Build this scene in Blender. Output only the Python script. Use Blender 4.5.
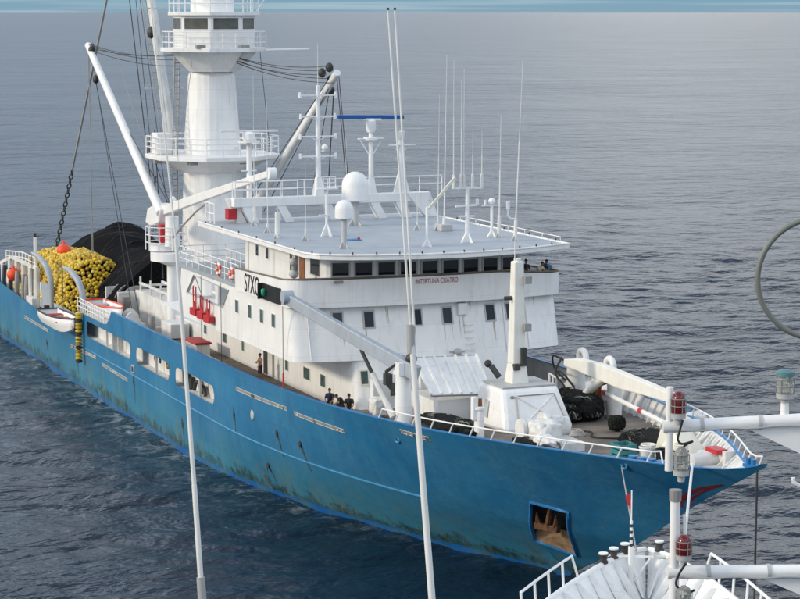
import bpy, math, random
import numpy as np
from mathutils import Vector, Matrix
random.seed(7); rng = np.random.default_rng(11)
S = bpy.context.scene
for o in list(bpy.data.objects): bpy.data.objects.remove(o)
C = S.collection

# ---------------------------------------------------------------- camera
# ship frame: +X to the bow, +Y to port, Z up, waterline at z = 0, metres
TH, PITCH = math.radians(22.759), math.radians(7.6165)
cam = bpy.data.cameras.new('camera'); co = bpy.data.objects.new('camera', cam); C.objects.link(co)
S.camera = co
cam.sensor_width = 36.0; cam.lens = 2150 / 800 * 36.0
cam.clip_start = 0.5; cam.clip_end = 200000
fw = Vector((-math.cos(TH) * math.cos(PITCH), math.sin(TH) * math.cos(PITCH), -math.sin(PITCH)))
co.location = (118.0, -50.2, 29.0)
co.rotation_euler = fw.to_track_quat('-Z', 'Y').to_euler()

# ---------------------------------------------------------------- sky, sun, exposure
SUN_DIR = Vector((-0.16, -1.0, 0.0)).normalized(); SUN_EL = math.radians(20)
w = bpy.data.worlds.new('World'); S.world = w; w.use_nodes = True
nt = w.node_tree; nt.nodes.clear()
def nd(t, typ, **kw):
    n = t.nodes.new(typ)
    for k, v in kw.items(): setattr(n, k, v)
    return n
def L(t, a, b): t.links.new(a, b)
def mth(t, op, a, b=None, clamp=False):
    n = nd(t, 'ShaderNodeMath', operation=op, use_clamp=clamp)
    for i, v in enumerate((a, b)):
        if v is None: continue
        if isinstance(v, (int, float)): n.inputs[i].default_value = v
        else: L(t, v, n.inputs[i])
    return n.outputs[0]
def ramp(t, fac, stops):
    n = nd(t, 'ShaderNodeValToRGB'); L(t, fac, n.inputs[0])
    e = n.color_ramp.elements
    while len(e) < len(stops): e.new(0.5)
    for i, (p, c) in enumerate(stops):
        e[i].position = p; e[i].color = (*c, 1) if not isinstance(c, (int, float)) else (c, c, c, 1)
    return n.outputs[0]
def mixc(t, fac, a, b, blend='MIX'):
    n = nd(t, 'ShaderNodeMix', data_type='RGBA', blend_type=blend)
    for s, v in ((0, fac), (6, a), (7, b)):
        if isinstance(v, (int, float)): n.inputs[s].default_value = v
        elif isinstance(v, tuple): n.inputs[s].default_value = (*v, 1)
        else: L(t, v, n.inputs[s])
    return n.outputs[2]
sky = nd(nt, 'ShaderNodeTexSky', sky_type='NISHITA', sun_disc=False)
sky.sun_elevation = SUN_EL; sky.sun_rotation = math.atan2(SUN_DIR.x, SUN_DIR.y)
sky.air_density = 1.0; sky.dust_density = 0.3; sky.ozone_density = 2.5
geo = nd(nt, 'ShaderNodeTexCoord')
sep = nd(nt, 'ShaderNodeSeparateXYZ'); L(nt, geo.outputs['Generated'], sep.inputs[0])
hgt = mth(nt, 'ADD', mth(nt, 'MAXIMUM', sep.outputs[2], 0.0), 0.10)
cmb = nd(nt, 'ShaderNodeCombineXYZ')
L(nt, mth(nt, 'DIVIDE', sep.outputs[0], hgt), cmb.inputs[0]); L(nt, mth(nt, 'DIVIDE', sep.outputs[1], hgt), cmb.inputs[1])
def wnoise(scale, off, detail=5, rough=0.55):
    m = nd(nt, 'ShaderNodeMapping'); m.inputs['Location'].default_value = off
    L(nt, cmb.outputs[0], m.inputs[0])
    n = nd(nt, 'ShaderNodeTexNoise'); n.inputs['Scale'].default_value = scale
    n.inputs['Detail'].default_value = detail; n.inputs['Roughness'].default_value = rough
    L(nt, m.outputs[0], n.inputs['Vector']); return n.outputs[0]
cover = ramp(nt, wnoise(0.55, (3.1, 1.7, 0.0)), [(0.34, 0.0), (0.55, 1.0)])
lift = ramp(nt, sep.outputs[2], [(0.03, 0.0), (0.15, 1.0)])
cover = mth(nt, 'MULTIPLY', cover, lift)
ccol = ramp(nt, wnoise(0.75, (2.925, 59.951, 0.0), 3, 0.45), [(0.33, (0.30, 0.37, 0.50)), (0.50, (0.68, 0.81, 1.0)), (0.66, (2.2, 2.12, 1.98))])
skyc = mixc(nt, 1.0, sky.outputs[0], (0.085, 0.085, 0.085), 'MULTIPLY')
bg = nd(nt, 'ShaderNodeBackground'); bg.inputs[1].default_value = 1.0
# distant blue haze bank round the horizon
bank = ramp(nt, sep.outputs[2], [(0.0, 0.96), (0.03, 0.8), (0.16, 0.0)])
skyc = mixc(nt, bank, skyc, ramp(nt, sep.outputs[2], [(0.0, (0.17, 0.27, 0.345)), (0.006, (0.125, 0.265, 0.37)), (0.07, (0.23, 0.31, 0.40))]))
wm = nd(nt, 'ShaderNodeMapping'); wm.inputs['Scale'].default_value = (7.0, 7.0, 420.0); L(nt, geo.outputs['Generated'], wm.inputs[0])
wn_ = nd(nt, 'ShaderNodeTexNoise'); wn_.inputs['Scale'].default_value = 1.0; wn_.inputs['Detail'].default_value = 6; L(nt, wm.outputs[0], wn_.inputs['Vector'])
skyc = mixc(nt, ramp(nt, wn_.outputs[0], [(0.46, 0.0), (0.72, 0.6)]), skyc, (0.40, 0.48, 0.52))
L(nt, mixc(nt, cover, skyc, ccol), bg.inputs[0])
wo = nd(nt, 'ShaderNodeOutputWorld'); L(nt, bg.outputs[0], wo.inputs[0])

sl = bpy.data.lights.new('sun', 'SUN'); so = bpy.data.objects.new('sun', sl); C.objects.link(so)
sl.energy = 1.5; sl.angle = math.radians(7); sl.color = (1.0, 0.86, 0.66)
sd = Vector((SUN_DIR.x * math.cos(SUN_EL), SUN_DIR.y * math.cos(SUN_EL), math.sin(SUN_EL)))
so.rotation_euler = (-sd).to_track_quat('-Z', 'Y').to_euler(); so.location = sd * 200
S.view_settings.view_transform = 'Standard'; S.view_settings.look = 'None'
S.view_settings.exposure = 0.48; S.view_settings.gamma = 1.0
S.view_settings.use_curve_mapping = False
S.render.engine = 'CYCLES'

# ---------------------------------------------------------------- materials
M = {}
def mat(name, col, rough=0.5, metal=0.0, var=0.10, vscale=1.5, stain=0.0, stcol=(0.16, 0.09, 0.045), bump=0.0, bscale=6.0, spec=0.4, stz=0.18, plates=False):
    m = bpy.data.materials.new(name); m.use_nodes = True; t = m.node_tree
    b = t.nodes['Principled BSDF']
    tc = nd(t, 'ShaderNodeTexCoord')
    n = nd(t, 'ShaderNodeTexNoise'); n.inputs['Scale'].default_value = vscale; n.inputs['Detail'].default_value = 6
    L(t, tc.outputs['Object'], n.inputs['Vector'])
    c = ramp(t, n.outputs[0], [(0.3, tuple(x * (1 - var) for x in col)), (0.7, tuple(min(1, x * (1 + var)) for x in col))])
    if stain > 0:
        mp = nd(t, 'ShaderNodeMapping'); mp.inputs['Scale'].default_value = (1.6, 1.6, stz)
        L(t, tc.outputs['Object'], mp.inputs[0])
        n2 = nd(t, 'ShaderNodeTexNoise'); n2.inputs['Scale'].default_value = 1.7; n2.inputs['Detail'].default_value = 8
        n2.inputs['Roughness'].default_value = 0.7
        L(t, mp.outputs[0], n2.inputs['Vector'])
        f = ramp(t, n2.outputs[0], [(0.52, 0.0), (0.80, stain)])
        c = mixc(t, f, c, stcol)
    if plates:
        sx = nd(t, 'ShaderNodeSeparateXYZ'); L(t, tc.outputs['Object'], sx.inputs[0])
        cm = nd(t, 'ShaderNodeCombineXYZ'); L(t, mth(t, 'ADD', sx.outputs[0], sx.outputs[1]), cm.inputs[0]); L(t, sx.outputs[2], cm.inputs[1])
        br = nd(t, 'ShaderNodeTexBrick'); L(t, cm.outputs[0], br.inputs['Vector']); br.inputs['Scale'].default_value = 1.0
        br.inputs['Brick Width'].default_value = 3.1; br.inputs['Row Height'].default_value = 1.55; br.inputs['Mortar Size'].default_value = 0.012
        br.inputs['Color1'].default_value = (1, 1, 1, 1); br.inputs['Color2'].default_value = (0.95, 0.955, 0.95, 1); br.inputs['Mortar'].default_value = (0.86, 0.85, 0.83, 1)
        c = mixc(t, 1.0, c, br.outputs['Color'], 'MULTIPLY')
    L(t, c, b.inputs['Base Color'])
    b.inputs['Roughness'].default_value = rough; b.inputs['Metallic'].default_value = metal
    b.inputs['Specular IOR Level'].default_value = spec
    if bump > 0:
        n3 = nd(t, 'ShaderNodeTexNoise'); n3.inputs['Scale'].default_value = bscale; n3.inputs['Detail'].default_value = 4
        L(t, tc.outputs['Object'], n3.inputs['Vector'])
        bp = nd(t, 'ShaderNodeBump'); bp.inputs['Strength'].default_value = bump; bp.inputs['Distance'].default_value = 0.1
        L(t, n3.outputs[0], bp.inputs['Height']); L(t, bp.outputs[0], b.inputs['Normal'])
    M[name] = m; return m
mat('white', (0.83, 0.83, 0.82), 0.42, var=0.05, vscale=0.7, stain=0.26, bump=0.16, bscale=0.9, plates=True)
mat('white_clean', (0.80, 0.80, 0.79), 0.38, var=0.04, vscale=2.0, stain=0.15)
mat('white_worn', (0.66, 0.66, 0.64), 0.6, var=0.14, vscale=1.2, stain=0.45, bump=0.25, bscale=3)
mat('cream', (0.74, 0.71, 0.60), 0.45, var=0.06, stain=0.2)
mat('cream_white', (0.76, 0.75, 0.69), 0.45, var=0.05, stain=0.2)
mat('grey_deck', (0.33, 0.37, 0.41), 0.6, var=0.10, vscale=0.6, stain=0.0, bump=0.15, bscale=2)
mat('brown_deck', (0.17, 0.145, 0.12), 0.75, var=0.30, vscale=0.7, bump=0.3, bscale=5)
mat('bow_deck', (0.26, 0.31, 0.36), 0.65, var=0.22, vscale=0.7, bump=0.2, bscale=5)
mat('crane_grey', (0.36, 0.41, 0.46), 0.45, var=0.08, stain=0.4)
mat('grey_metal', (0.30, 0.30, 0.29), 0.55, 0.2, var=0.22, stain=0.6)
mat('dark_metal', (0.045, 0.045, 0.045), 0.55, 0.2, var=0.3)
mat('wire', (0.05, 0.05, 0.055), 0.6, var=0.2)
mat('rope_grey', (0.34, 0.33, 0.31), 0.8, var=0.2)
mat('glass_dark', (0.012, 0.015, 0.018), 0.06, var=0.2, spec=0.6)
mat('glass_tower', (0.10, 0.10, 0.09), 0.10, var=0.25, spec=0.6)
mat('glass_green', (0.07, 0.11, 0.10), 0.12, var=0.3, vscale=3, spec=0.6)
mat('frame_grey', (0.44, 0.45, 0.45), 0.5, var=0.06)
mat('red', (0.48, 0.025, 0.03), 0.45, var=0.14, vscale=4)
mat('text_red', (0.40, 0.06, 0.07), 0.6, var=0.2, vscale=8)
mat('emblem_red', (0.20, 0.02, 0.025), 0.55, var=0.2)
mat('black_paint', (0.012, 0.012, 0.013), 0.5, var=0.2)
mat('wood', (0.24, 0.085, 0.03), 0.4, var=0.3, vscale=3)
mat('cap_brown', (0.13, 0.10, 0.075), 0.6, var=0.3)
mat('blue_radar', (0.015, 0.10, 0.33), 0.4, var=0.1)
mat('blue_paint', (0.02, 0.17, 0.40), 0.45, var=0.14)
mat('strake_blue', (0.05, 0.24, 0.44), 0.45, var=0.14, stain=0.4)
mat('cyan_lid', (0.10, 0.22, 0.24), 0.5, var=0.1)
mat('teal', (0.04, 0.20, 0.21), 0.6, var=0.2)
mat('net', (0.008, 0.008, 0.009), 0.95, var=0.5, vscale=9, bump=0.6, bscale=16, spec=0.08)
mat('net_bundle', (0.014, 0.016, 0.014), 0.9, var=0.7, vscale=9, bump=1.0, bscale=18, spec=0.15)
mat('orange', (0.78, 0.075, 0.02), 0.45, var=0.08)
mat('canvas', (0.66, 0.66, 0.64), 0.75, var=0.14, vscale=2.5, bump=0.6, bscale=6)
mat('canvas_blue', (0.08, 0.24, 0.45), 0.7, var=0.2)
mat('skin', (0.30, 0.16, 0.095), 0.55, var=0.08)
mat('shirt_navy', (0.012, 0.018, 0.045), 0.8, var=0.2)
mat('shirt_dark', (0.018, 0.020, 0.018), 0.8, var=0.2)
mat('shirt_beige', (0.48, 0.43, 0.34), 0.8, var=0.1)
mat('shorts_dark', (0.02, 0.02, 0.022), 0.8, var=0.2)
mat('hair', (0.012, 0.010, 0.008), 0.6, var=0.2)
mat('shoe', (0.02, 0.018, 0.016), 0.6)
mat('rust', (0.17, 0.055, 0.02), 0.8, var=0.5, vscale=3, bump=0.4, bscale=6)
mat('anchor_rust', (0.10, 0.045, 0.02), 0.85, var=0.6, vscale=4, bump=0.5, bscale=8)
mat('pocket_rust2', (0.14, 0.10, 0.07), 0.8, var=0.5, vscale=4)
mat('run', (0.50, 0.44, 0.36), 0.7, var=0.2, vscale=3)
mat('streak', (0.05, 0.075, 0.08), 0.8, var=0.6, vscale=5)
mat('pocket', (0.045, 0.05, 0.055), 0.7, var=0.5, vscale=2)  # near-black tone puts the shade of the recess into the colour
mat('lamp_red', (0.13, 0.004, 0.005), 0.15, var=0.1, spec=0.6)
mat('green_lamp', (0.02, 0.30, 0.16), 0.2, var=0.1)
mat('loop_grey', (0.17, 0.18, 0.16), 0.45, var=0.1)
mat('fibreglass', (0.70, 0.70, 0.67), 0.4, var=0.06)
mat('sleeve', (0.36, 0.36, 0.35), 0.5, var=0.1)
mat('plastic_white', (0.70, 0.70, 0.66), 0.5, var=0.06)
mat('cable_black', (0.015, 0.015, 0.015), 0.6)

def glass_mat():
    m = bpy.data.materials.new('lamp_glass'); m.use_nodes = True; b = m.node_tree.nodes['Principled BSDF']
    b.inputs['Base Color'].default_value = (0.75, 0.76, 0.70, 1); b.inputs['Roughness'].default_value = 0.12
    b.inputs['Transmission Weight'].default_value = 0.75; b.inputs['IOR'].default_value = 1.2
    M['lamp_glass'] = m
glass_mat()

def float_mat():
    m = bpy.data.materials.new('float_yellow'); m.use_nodes = True; t = m.node_tree; b = t.nodes['Principled BSDF']
    oi = nd(t, 'ShaderNodeObjectInfo'); g = nd(t, 'ShaderNodeNewGeometry')
    f = mth(t, 'FRACT', mth(t, 'ADD', oi.outputs['Random'], g.outputs['Random Per Island']))
    L(t, ramp(t, f, [(0.0, (0.28, 0.17, 0.015)), (0.25, (0.50, 0.32, 0.012)), (0.7, (0.66, 0.44, 0.012)), (1.0, (0.70, 0.54, 0.12))]), b.inputs['Base Color'])
    b.inputs['Roughness'].default_value = 0.5; M['float_yellow'] = m
float_mat()

def hull_mat():
    m = bpy.data.materials.new('hull_blue'); m.use_nodes = True; t = m.node_tree; b = t.nodes['Principled BSDF']
    tc = nd(t, 'ShaderNodeTexCoord'); sp = nd(t, 'ShaderNodeSeparateXYZ'); L(t, tc.outputs['Object'], sp.inputs[0])
    def ns(scale, vec=(1, 1, 1), det=6, rough=0.55):
        mp = nd(t, 'ShaderNodeMapping'); mp.inputs['Scale'].default_value = vec; L(t, tc.outputs['Object'], mp.inputs[0])
        n = nd(t, 'ShaderNodeTexNoise'); n.inputs['Scale'].default_value = scale; n.inputs['Detail'].default_value = det
        n.inputs['Roughness'].default_value = rough; L(t, mp.outputs[0], n.inputs['Vector']); return n.outputs[0]
    base = ramp(t, ns(0.22), [(0.32, (0.014, 0.128, 0.285)), (0.52, (0.016, 0.155, 0.325)), (0.72, (0.026, 0.18, 0.355))])
    # sun-bleached, scuffed lower topsides
    z = sp.outputs[2]
    low = mth(t, 'MULTIPLY', ramp(t, mth(t, 'DIVIDE', z, 8.0), [(0.12, 1.0), (0.52, 0.0)]), ramp(t, ns(0.30, (1, 1, 0.5)), [(0.30, 0.35), (0.65, 1.0)]))
    base = mixc(t, mth(t, 'MULTIPLY', low, 0.8), base, (0.042, 0.205, 0.27))
    # pale worn patches and vertical streaks
    base = mixc(t, mth(t, 'MULTIPLY', ramp(t, ns(0.9, (1.1, 1.1, 0.12), 8, 0.7), [(0.60, 0.0), (0.80, 0.55)]), 1.0), base, (0.16, 0.24, 0.20))
    base = mixc(t, ramp(t, ns(1.5, (1.0, 1.0, 0.09), 8, 0.75), [(0.61, 0.0), (0.76, 0.8)]), base, (0.065, 0.05, 0.03))
    # yellow-brown wash below the working deck
    wash = mth(t, 'MULTIPLY', ramp(t, ns(0.42, (1, 1, 0.25), 7, 0.7), [(0.47, 0.0), (0.68, 0.75)]), ramp(t, mth(t, 'DIVIDE', z, 8.0), [(0.05, 1.0), (0.38, 0.0)]))
    base = mixc(t, wash, base, (0.17, 0.17, 0.05))
    # algae fringe above the boot top
    zz = mth(t, 'ADD', z, mth(t, 'MULTIPLY', mth(t, 'SUBTRACT', ns(0.9, (1, 1, 0.8), 9, 0.75), 0.5), 4.6))
    alg = ramp(t, mth(t, 'DIVIDE', zz, 4.0), [(0.14, 0.95), (0.26, 0.0)])
    base = mixc(t, mth(t, 'MULTIPLY', alg, ramp(t, ns(3.0, det=8), [(0.3, 0.35), (0.6, 1.0)])), base, (0.020, 0.034, 0.013))
    # boot top band
    bz = mth(t, 'ADD', z, mth(t, 'MULTIPLY', mth(t, 'SUBTRACT', ns(1.3, det=5), 0.5), 0.25))
    boot = ramp(t, mth(t, 'DIVIDE', bz, 2.0), [(0.155, 1.0), (0.18, 0.0)])
    bootc = mixc(t, ramp(t, ns(0.55, det=8), [(0.42, 0.0), (0.62, 0.85)]), (0.008, 0.105, 0.34), (0.03, 0.09, 0.15))
    base = mixc(t, boot, base, bootc)
    # weld seams of the plating, plates faded unevenly
    cm = nd(t, 'ShaderNodeCombineXYZ'); L(t, sp.outputs[0], cm.inputs[0]); L(t, z, cm.inputs[1])
    br = nd(t, 'ShaderNodeTexBrick'); L(t, cm.outputs[0], br.inputs['Vector']); br.inputs['Scale'].default_value = 1.0
    br.inputs['Brick Width'].default_value = 5.2; br.inputs['Row Height'].default_value = 1.7; br.inputs['Mortar Size'].default_value = 0.022
    br.inputs['Color1'].default_value = (1.06, 1.05, 1.03, 1); br.inputs['Color2'].default_value = (0.90, 0.93, 0.95, 1); br.inputs['Mortar'].default_value = (0.80, 0.84, 0.86, 1)
    base = mixc(t, 1.0, base, br.outputs['Color'], 'MULTIPLY')
    chalk = mth(t, 'MULTIPLY', ramp(t, ns(0.28, (1, 1, 0.35), 7, 0.68), [(0.38, 0.0), (0.70, 0.65)]), ramp(t, ns(4.0, (1, 1, 0.2), 6, 0.7), [(0.35, 0.3), (0.65, 1.0)]))
    base = mixc(t, chalk, base, (0.085, 0.25, 0.37))
    L(t, base, b.inputs['Base Color'])
    b.inputs['Roughness'].default_value = 0.45; b.inputs['Specular IOR Level'].default_value = 0.35
    bp = nd(t, 'ShaderNodeBump'); bp.inputs['Strength'].default_value = 0.35; bp.inputs['Distance'].default_value = 0.12
    L(t, ns(0.8, (1, 1, 1), 3), bp.inputs['Height']); L(t, bp.outputs[0], b.inputs['Normal'])
    M['hull_blue'] = m
hull_mat()

def sea_mat():
    m = bpy.data.materials.new('sea_water'); m.use_nodes = True; t = m.node_tree; b = t.nodes['Principled BSDF']
    tc = nd(t, 'ShaderNodeTexCoord')
    def ns(scale, vec=(1, 1, 1), det=5, rough=0.6, dist=0.0, rot=0.0):
        mp = nd(t, 'ShaderNodeMapping'); mp.inputs['Scale'].default_value = vec; mp.inputs['Rotation'].default_value = (0, 0, rot)
        L(t, tc.outputs['Object'], mp.inputs[0])
        n = nd(t, 'ShaderNodeTexNoise'); n.inputs['Scale'].default_value = scale; n.inputs['Detail'].default_value = det
        n.inputs['Roughness'].default_value = rough; n.inputs['Distortion'].default_value = dist
        L(t, mp.outputs[0], n.inputs['Vector']); return n.outputs[0]
    at = nd(t, 'ShaderNodeAttribute', attribute_name='foam')
    fm = mth(t, 'MULTIPLY', at.outputs['Fac'], ramp(t, ns(0.55, det=9, rough=0.75, dist=1.2), [(0.50, 0.0), (0.66, 1.0)]))
    turb = ramp(t, at.outputs['Fac'], [(0.0, 0.0), (0.9, 0.55)])
    deep = mixc(t, turb, (0.006, 0.017, 0.034), (0.012, 0.050, 0.066))
    L(t, mixc(t, mth(t, 'MULTIPLY', fm, 0.8), deep, (0.62, 0.68, 0.70)), b.inputs['Base Color'])
    b.inputs["IOR"].default_value = 1.28; b.inputs['Specular IOR Level'].default_value = 0.5
    L(t, mth(t, 'ADD', 0.27, mth(t, 'MULTIPLY', fm, 0.35)), b.inputs['Roughness'])
    parts = [(ns(1.3, (1.6, 1, 1), 3, 0.55, 0.2), 0.12), (ns(0.36, (1.6, 1, 1), 4, 0.55, 0.3), 0.72), (ns(0.085, (1.35, 1, 1), 5, 0.6, 0.3), 2.3), (ns(0.018, (1.25, 1, 1), 5, 0.6, 0.4), 6.0), (ns(0.004, (1.2, 1, 1), 4, 0.55, 0.4), 12.0)]
    h = None
    for o_, k_ in parts:
        v_ = mth(t, 'MULTIPLY', o_, k_); h = v_ if h is None else mth(t, 'ADD', h, v_)
    patch = ramp(t, ns(0.010, (1.6, 1, 1), det=4), [(0.35, 0.65), (0.65, 1.0)])
    bp = nd(t, 'ShaderNodeBump'); bp.inputs['Distance'].default_value = 0.9
    L(t, mth(t, 'MULTIPLY', patch, 0.72), bp.inputs['Strength'])
    L(t, h, bp.inputs['Height']); L(t, bp.outputs[0], b.inputs['Normal'])
    M['sea_water'] = m
sea_mat()

# ---------------------------------------------------------------- mesh helpers
class MB:
    def __init__(s): s.v = []; s.f = []
    def add(s, vs, fs):
        o = len(s.v); s.v += [tuple(p) for p in vs]; s.f += [tuple(i + o for i in q) for q in fs]; return s
    def box(s, x0, x1, y0, y1, z0, z1):
        return s.add([(x, y, z) for z in (z0, z1) for y in (y0, y1) for x in (x0, x1)],
                     [(0, 2, 3, 1), (4, 5, 7, 6), (0, 1, 5, 4), (2, 6, 7, 3), (0, 4, 6, 2), (1, 3, 7, 5)])
    def hexa(s, b, t):      # bottom quad, top quad (same order)
        return s.add(list(b) + list(t), [(3, 2, 1, 0), (4, 5, 6, 7), (0, 1, 5, 4), (1, 2, 6, 5), (2, 3, 7, 6), (3, 0, 4, 7)])
    def bar(s, p0, p1, w0, h0, w1=None, h1=None, up=(0, 0, 1)):
        w1 = w0 if w1 is None else w1; h1 = h0 if h1 is None else h1
        p0, p1 = Vector(p0), Vector(p1); d = (p1 - p0).normalized(); u = Vector(up)
        if abs(d.dot(u)) > 0.98: u = Vector((1, 0, 0))
        a = d.cross(u).normalized(); u = a.cross(d)
        q = lambda p, w, h: [p - a * w / 2 - u * h / 2, p + a * w / 2 - u * h / 2, p + a * w / 2 + u * h / 2, p - a * w / 2 + u * h / 2]
        return s.hexa(q(p0, w0, h0), q(p1, w1, h1))
    def tube(s, p0, p1, r0, r1=None, n=8):
        return s.path([p0, p1], [r0, r0 if r1 is None else r1], n)
    def path(s, pts, r, n=6, closed=False):
        P = [Vector(p) for p in pts]; R = r if isinstance(r, (list, tuple)) else [r] * len(P)
        vs = []; k = len(P); prev = None
        for i, p in enumerate(P):
            if closed: d = P[(i + 1) % k] - P[i - 1]
            else: d = P[min(i + 1, k - 1)] - P[max(i - 1, 0)]
            d.normalize()
            if prev is None:
                a = d.orthogonal().normalized()
            else:
                a = (prev - d * prev.dot(d))
                a = a.normalized() if a.length > 1e-5 else d.orthogonal().normalized()
            prev = a; b = d.cross(a)
            for j in range(n):
                t = 2 * math.pi * j / n
                vs.append(p + (a * math.cos(t) + b * math.sin(t)) * R[i])
        fs = []
        for i in range(k if closed else k - 1):
            for j in range(n):
                i2 = (i + 1) % k
                fs.append((i * n + j, i * n + (j + 1) % n, i2 * n + (j + 1) % n, i2 * n + j))
        if not closed:
            fs.append(tuple(range(n))[::-1]); fs.append(tuple((k - 1) * n + j for j in range(n)))
        return s.add(vs, fs)
    def sphere(s, c, rx, ry=None, rz=None, n=12, m=8):
        ry = rx if ry is None else ry; rz = rx if rz is None else rz
        return s.lathe([(math.sin(math.pi * i / m), -math.cos(math.pi * i / m)) for i in range(m + 1)], c, n, rx, ry, rz)
    def lathe(s, prof, c=(0, 0, 0), n=12, sx=1, sy=None, sz=1, ang=0.0):
        sy = sx if sy is None else sy
        vs = []; fs = []; k = len(prof)
        for r, z in prof:
            for j in range(n):
                t = 2 * math.pi * j / n + ang
                vs.append((c[0] + r * sx * math.cos(t), c[1] + r * sy * math.sin(t), c[2] + z * sz))
        for i in range(k - 1):
            for j in range(n): fs.append((i * n + j, i * n + (j + 1) % n, (i + 1) * n + (j + 1) % n, (i + 1) * n + j))
        if prof[0][0] > 1e-4: fs.append(tuple(range(n))[::-1])
        if prof[-1][0] > 1e-4: fs.append(tuple((k - 1) * n + j for j in range(n)))
        return s.add(vs, fs)
    def prism(s, poly, z0, z1, top=None):     # poly counter-clockwise in xy; z0/z1 number or fn(x,y)
        f0 = z0 if callable(z0) else (lambda x, y: z0); f1 = z1 if callable(z1) else (lambda x, y: z1)
        t = top or poly; n = len(poly)
        vs = [(x, y, f0(x, y)) for x, y in poly] + [(x, y, f1(x, y)) for x, y in t]
        return s.add(vs, [tuple(range(n))[::-1], tuple(range(n, 2 * n))] + [(i, (i + 1) % n, n + (i + 1) % n, n + i) for i in range(n)])
    def plate(s, pts, th):                    # polygon extruded along its normal, centred
        P = [Vector(p) for p in pts]; nrm = Vector((0, 0, 0))
        for i in range(len(P)): nrm += (P[i] - P[0]).cross(P[(i + 1) % len(P)] - P[0])
        nrm.normalize(); n = len(P)
        vs = [p - nrm * th / 2 for p in P] + [p + nrm * th / 2 for p in P]
        return s.add(vs, [tuple(range(n))[::-1], tuple(range(n, 2 * n))] + [(i, (i + 1) % n, n + (i + 1) % n, n + i) for i in range(n)])
    def ring(s, c, R, r, ax=(0, 0, 1), n=24, m=8):
        ax = Vector(ax).normalized(); a = ax.orthogonal().normalized(); b = ax.cross(a); c = Vector(c)
        return s.path([c + (a * math.cos(2 * math.pi * i / n) + b * math.sin(2 * math.pi * i / n)) * R for i in range(n)], r, m, True)
    def rail(s, pts, h=1.05, step=1.5, bars=(0.5, 1.0), r=0.03, closed=False):
        P = [Vector(p) for p in pts]
        if closed: P = P + [P[0]]
        for b in bars:
            for a, c in zip(P[:-1], P[1:]): s.tube(a + Vector((0, 0, h * b)), c + Vector((0, 0, h * b)), r, n=5)
        for a, c in zip(P[:-1], P[1:]):
            k = max(1, round((c - a).length / step))
            for i in range(k): q = a.lerp(c, i / k); s.tube(q, q + Vector((0, 0, h)), r * 1.15, n=5)
        if not closed: s.tube(P[-1], P[-1] + Vector((0, 0, h)), r * 1.15, n=5)
        return s
    def build(s, name, m, parent=None, smooth=None, bevel=0.0, label=None, local=False):
        me = bpy.data.meshes.new(name)
        off = Vector((0, 0, 0))
        if parent is not None and not local:
            p = parent
            while p.parent: p = p.parent
            off = p.location
        me.from_pydata([tuple(Vector(q) - off) for q in s.v], [], s.f); me.update()
        me.materials.append(M[m] if isinstance(m, str) else m)
        if smooth is not None:
            me.shade_smooth()
            if smooth < 3: me.set_sharp_from_angle(angle=smooth)
        o = bpy.data.objects.new(name, me); C.objects.link(o); o.parent = parent
        if bevel > 0:
            bv = o.modifiers.new('bevel', 'BEVEL'); bv.width = bevel; bv.segments = 2; bv.limit_method = 'ANGLE'
        if label: o['label'] = label
        return o
def thing(name, label, cat, loc=(0, 0, 0), rz=0.0, group=None):
    o = bpy.data.objects.new(name, None); C.objects.link(o); o.location = loc; o.rotation_euler = (0, 0, rz)
    o['label'] = label; o['category'] = cat
    if group: o['group'] = group
    return o
def tag(o, label, cat, group=None):
    o['label'] = label; o['category'] = cat
    if group: o['group'] = group
    return o
def text_mesh(body, name, m, parent, origin, xdir, ydir, width, height, lift=0.012):
    cu = bpy.data.curves.new(name, 'FONT'); cu.body = body; cu.extrude = 0.004
    o = bpy.data.objects.new(name, cu); C.objects.link(o)
    bpy.context.view_layer.update()
    me = bpy.data.meshes.new_from_object(o.evaluated_get(bpy.context.evaluated_depsgraph_get()))
    bpy.data.objects.remove(o)
    n = len(me.vertices); a = np.empty(n * 3); me.vertices.foreach_get('co', a); a = a.reshape(-1, 3)
    lo, hi = a.min(0), a.max(0); xd, yd = Vector(xdir).normalized(), Vector(ydir).normalized(); nz = xd.cross(yd)
    b = (a - lo) / np.maximum(hi - lo, 1e-6)
    out = np.array(origin)[None] + b[:, :1] * width * np.array(xd)[None] + b[:, 1:2] * height * np.array(yd)[None] + (b[:, 2:] * 0.008 + lift) * np.array(nz)[None]
    me.vertices.foreach_set('co', out.ravel()); me.update(); me.materials.clear(); me.materials.append(M[m])
    r = bpy.data.objects.new(name, me); C.objects.link(r); r.parent = parent; return r

# ---------------------------------------------------------------- hull form
def xs(z): return float(np.interp(z, [-2, 0, 1.5, 3.3, 6.6, 8.7, 9.4, 9.7], [20.0, 21.0, 24.2, 28.3, 34.0, 38.2, 39.6, 39.9]))
def Bz(z): return float(np.interp(z, [-2, 0, 3, 7.4], [9.0, 9.2, 9.35, 9.4]))
SHX = [-93.5, -80, -72, -60, -44.6, -44.2, -36.2, -35.4, -34.6, -34, -12, -2, 8, 14, 20, 25, 30, 34, 37, 38.6, 39.6]
SHZ = [6.2, 5.45, 5.1, 4.5, 4.5, 6.05, 6.05, 6.15, 6.6, 7.2, 7.25, 7.36, 7.55, 7.75, 7.95, 8.2, 8.45, 8.6, 8.8, 9.15, 9.5]
def sheer(x): return float(np.interp(x, SHX, SHZ))
def hb(x, z):
    s = (xs(z) - x) / 38.5
    if s <= 0: return 0.0
    p = float(np.interp(z, [0, 7.5], [1.95, 2.5]))
    b = Bz(z) * (1 - (1 - min(s, 1)) ** p)
    if x < -76.5: b *= max(0.0, 1 - ((-76.5 - x) / 3.9) ** 2.6) ** 0.4
    return b
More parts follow.
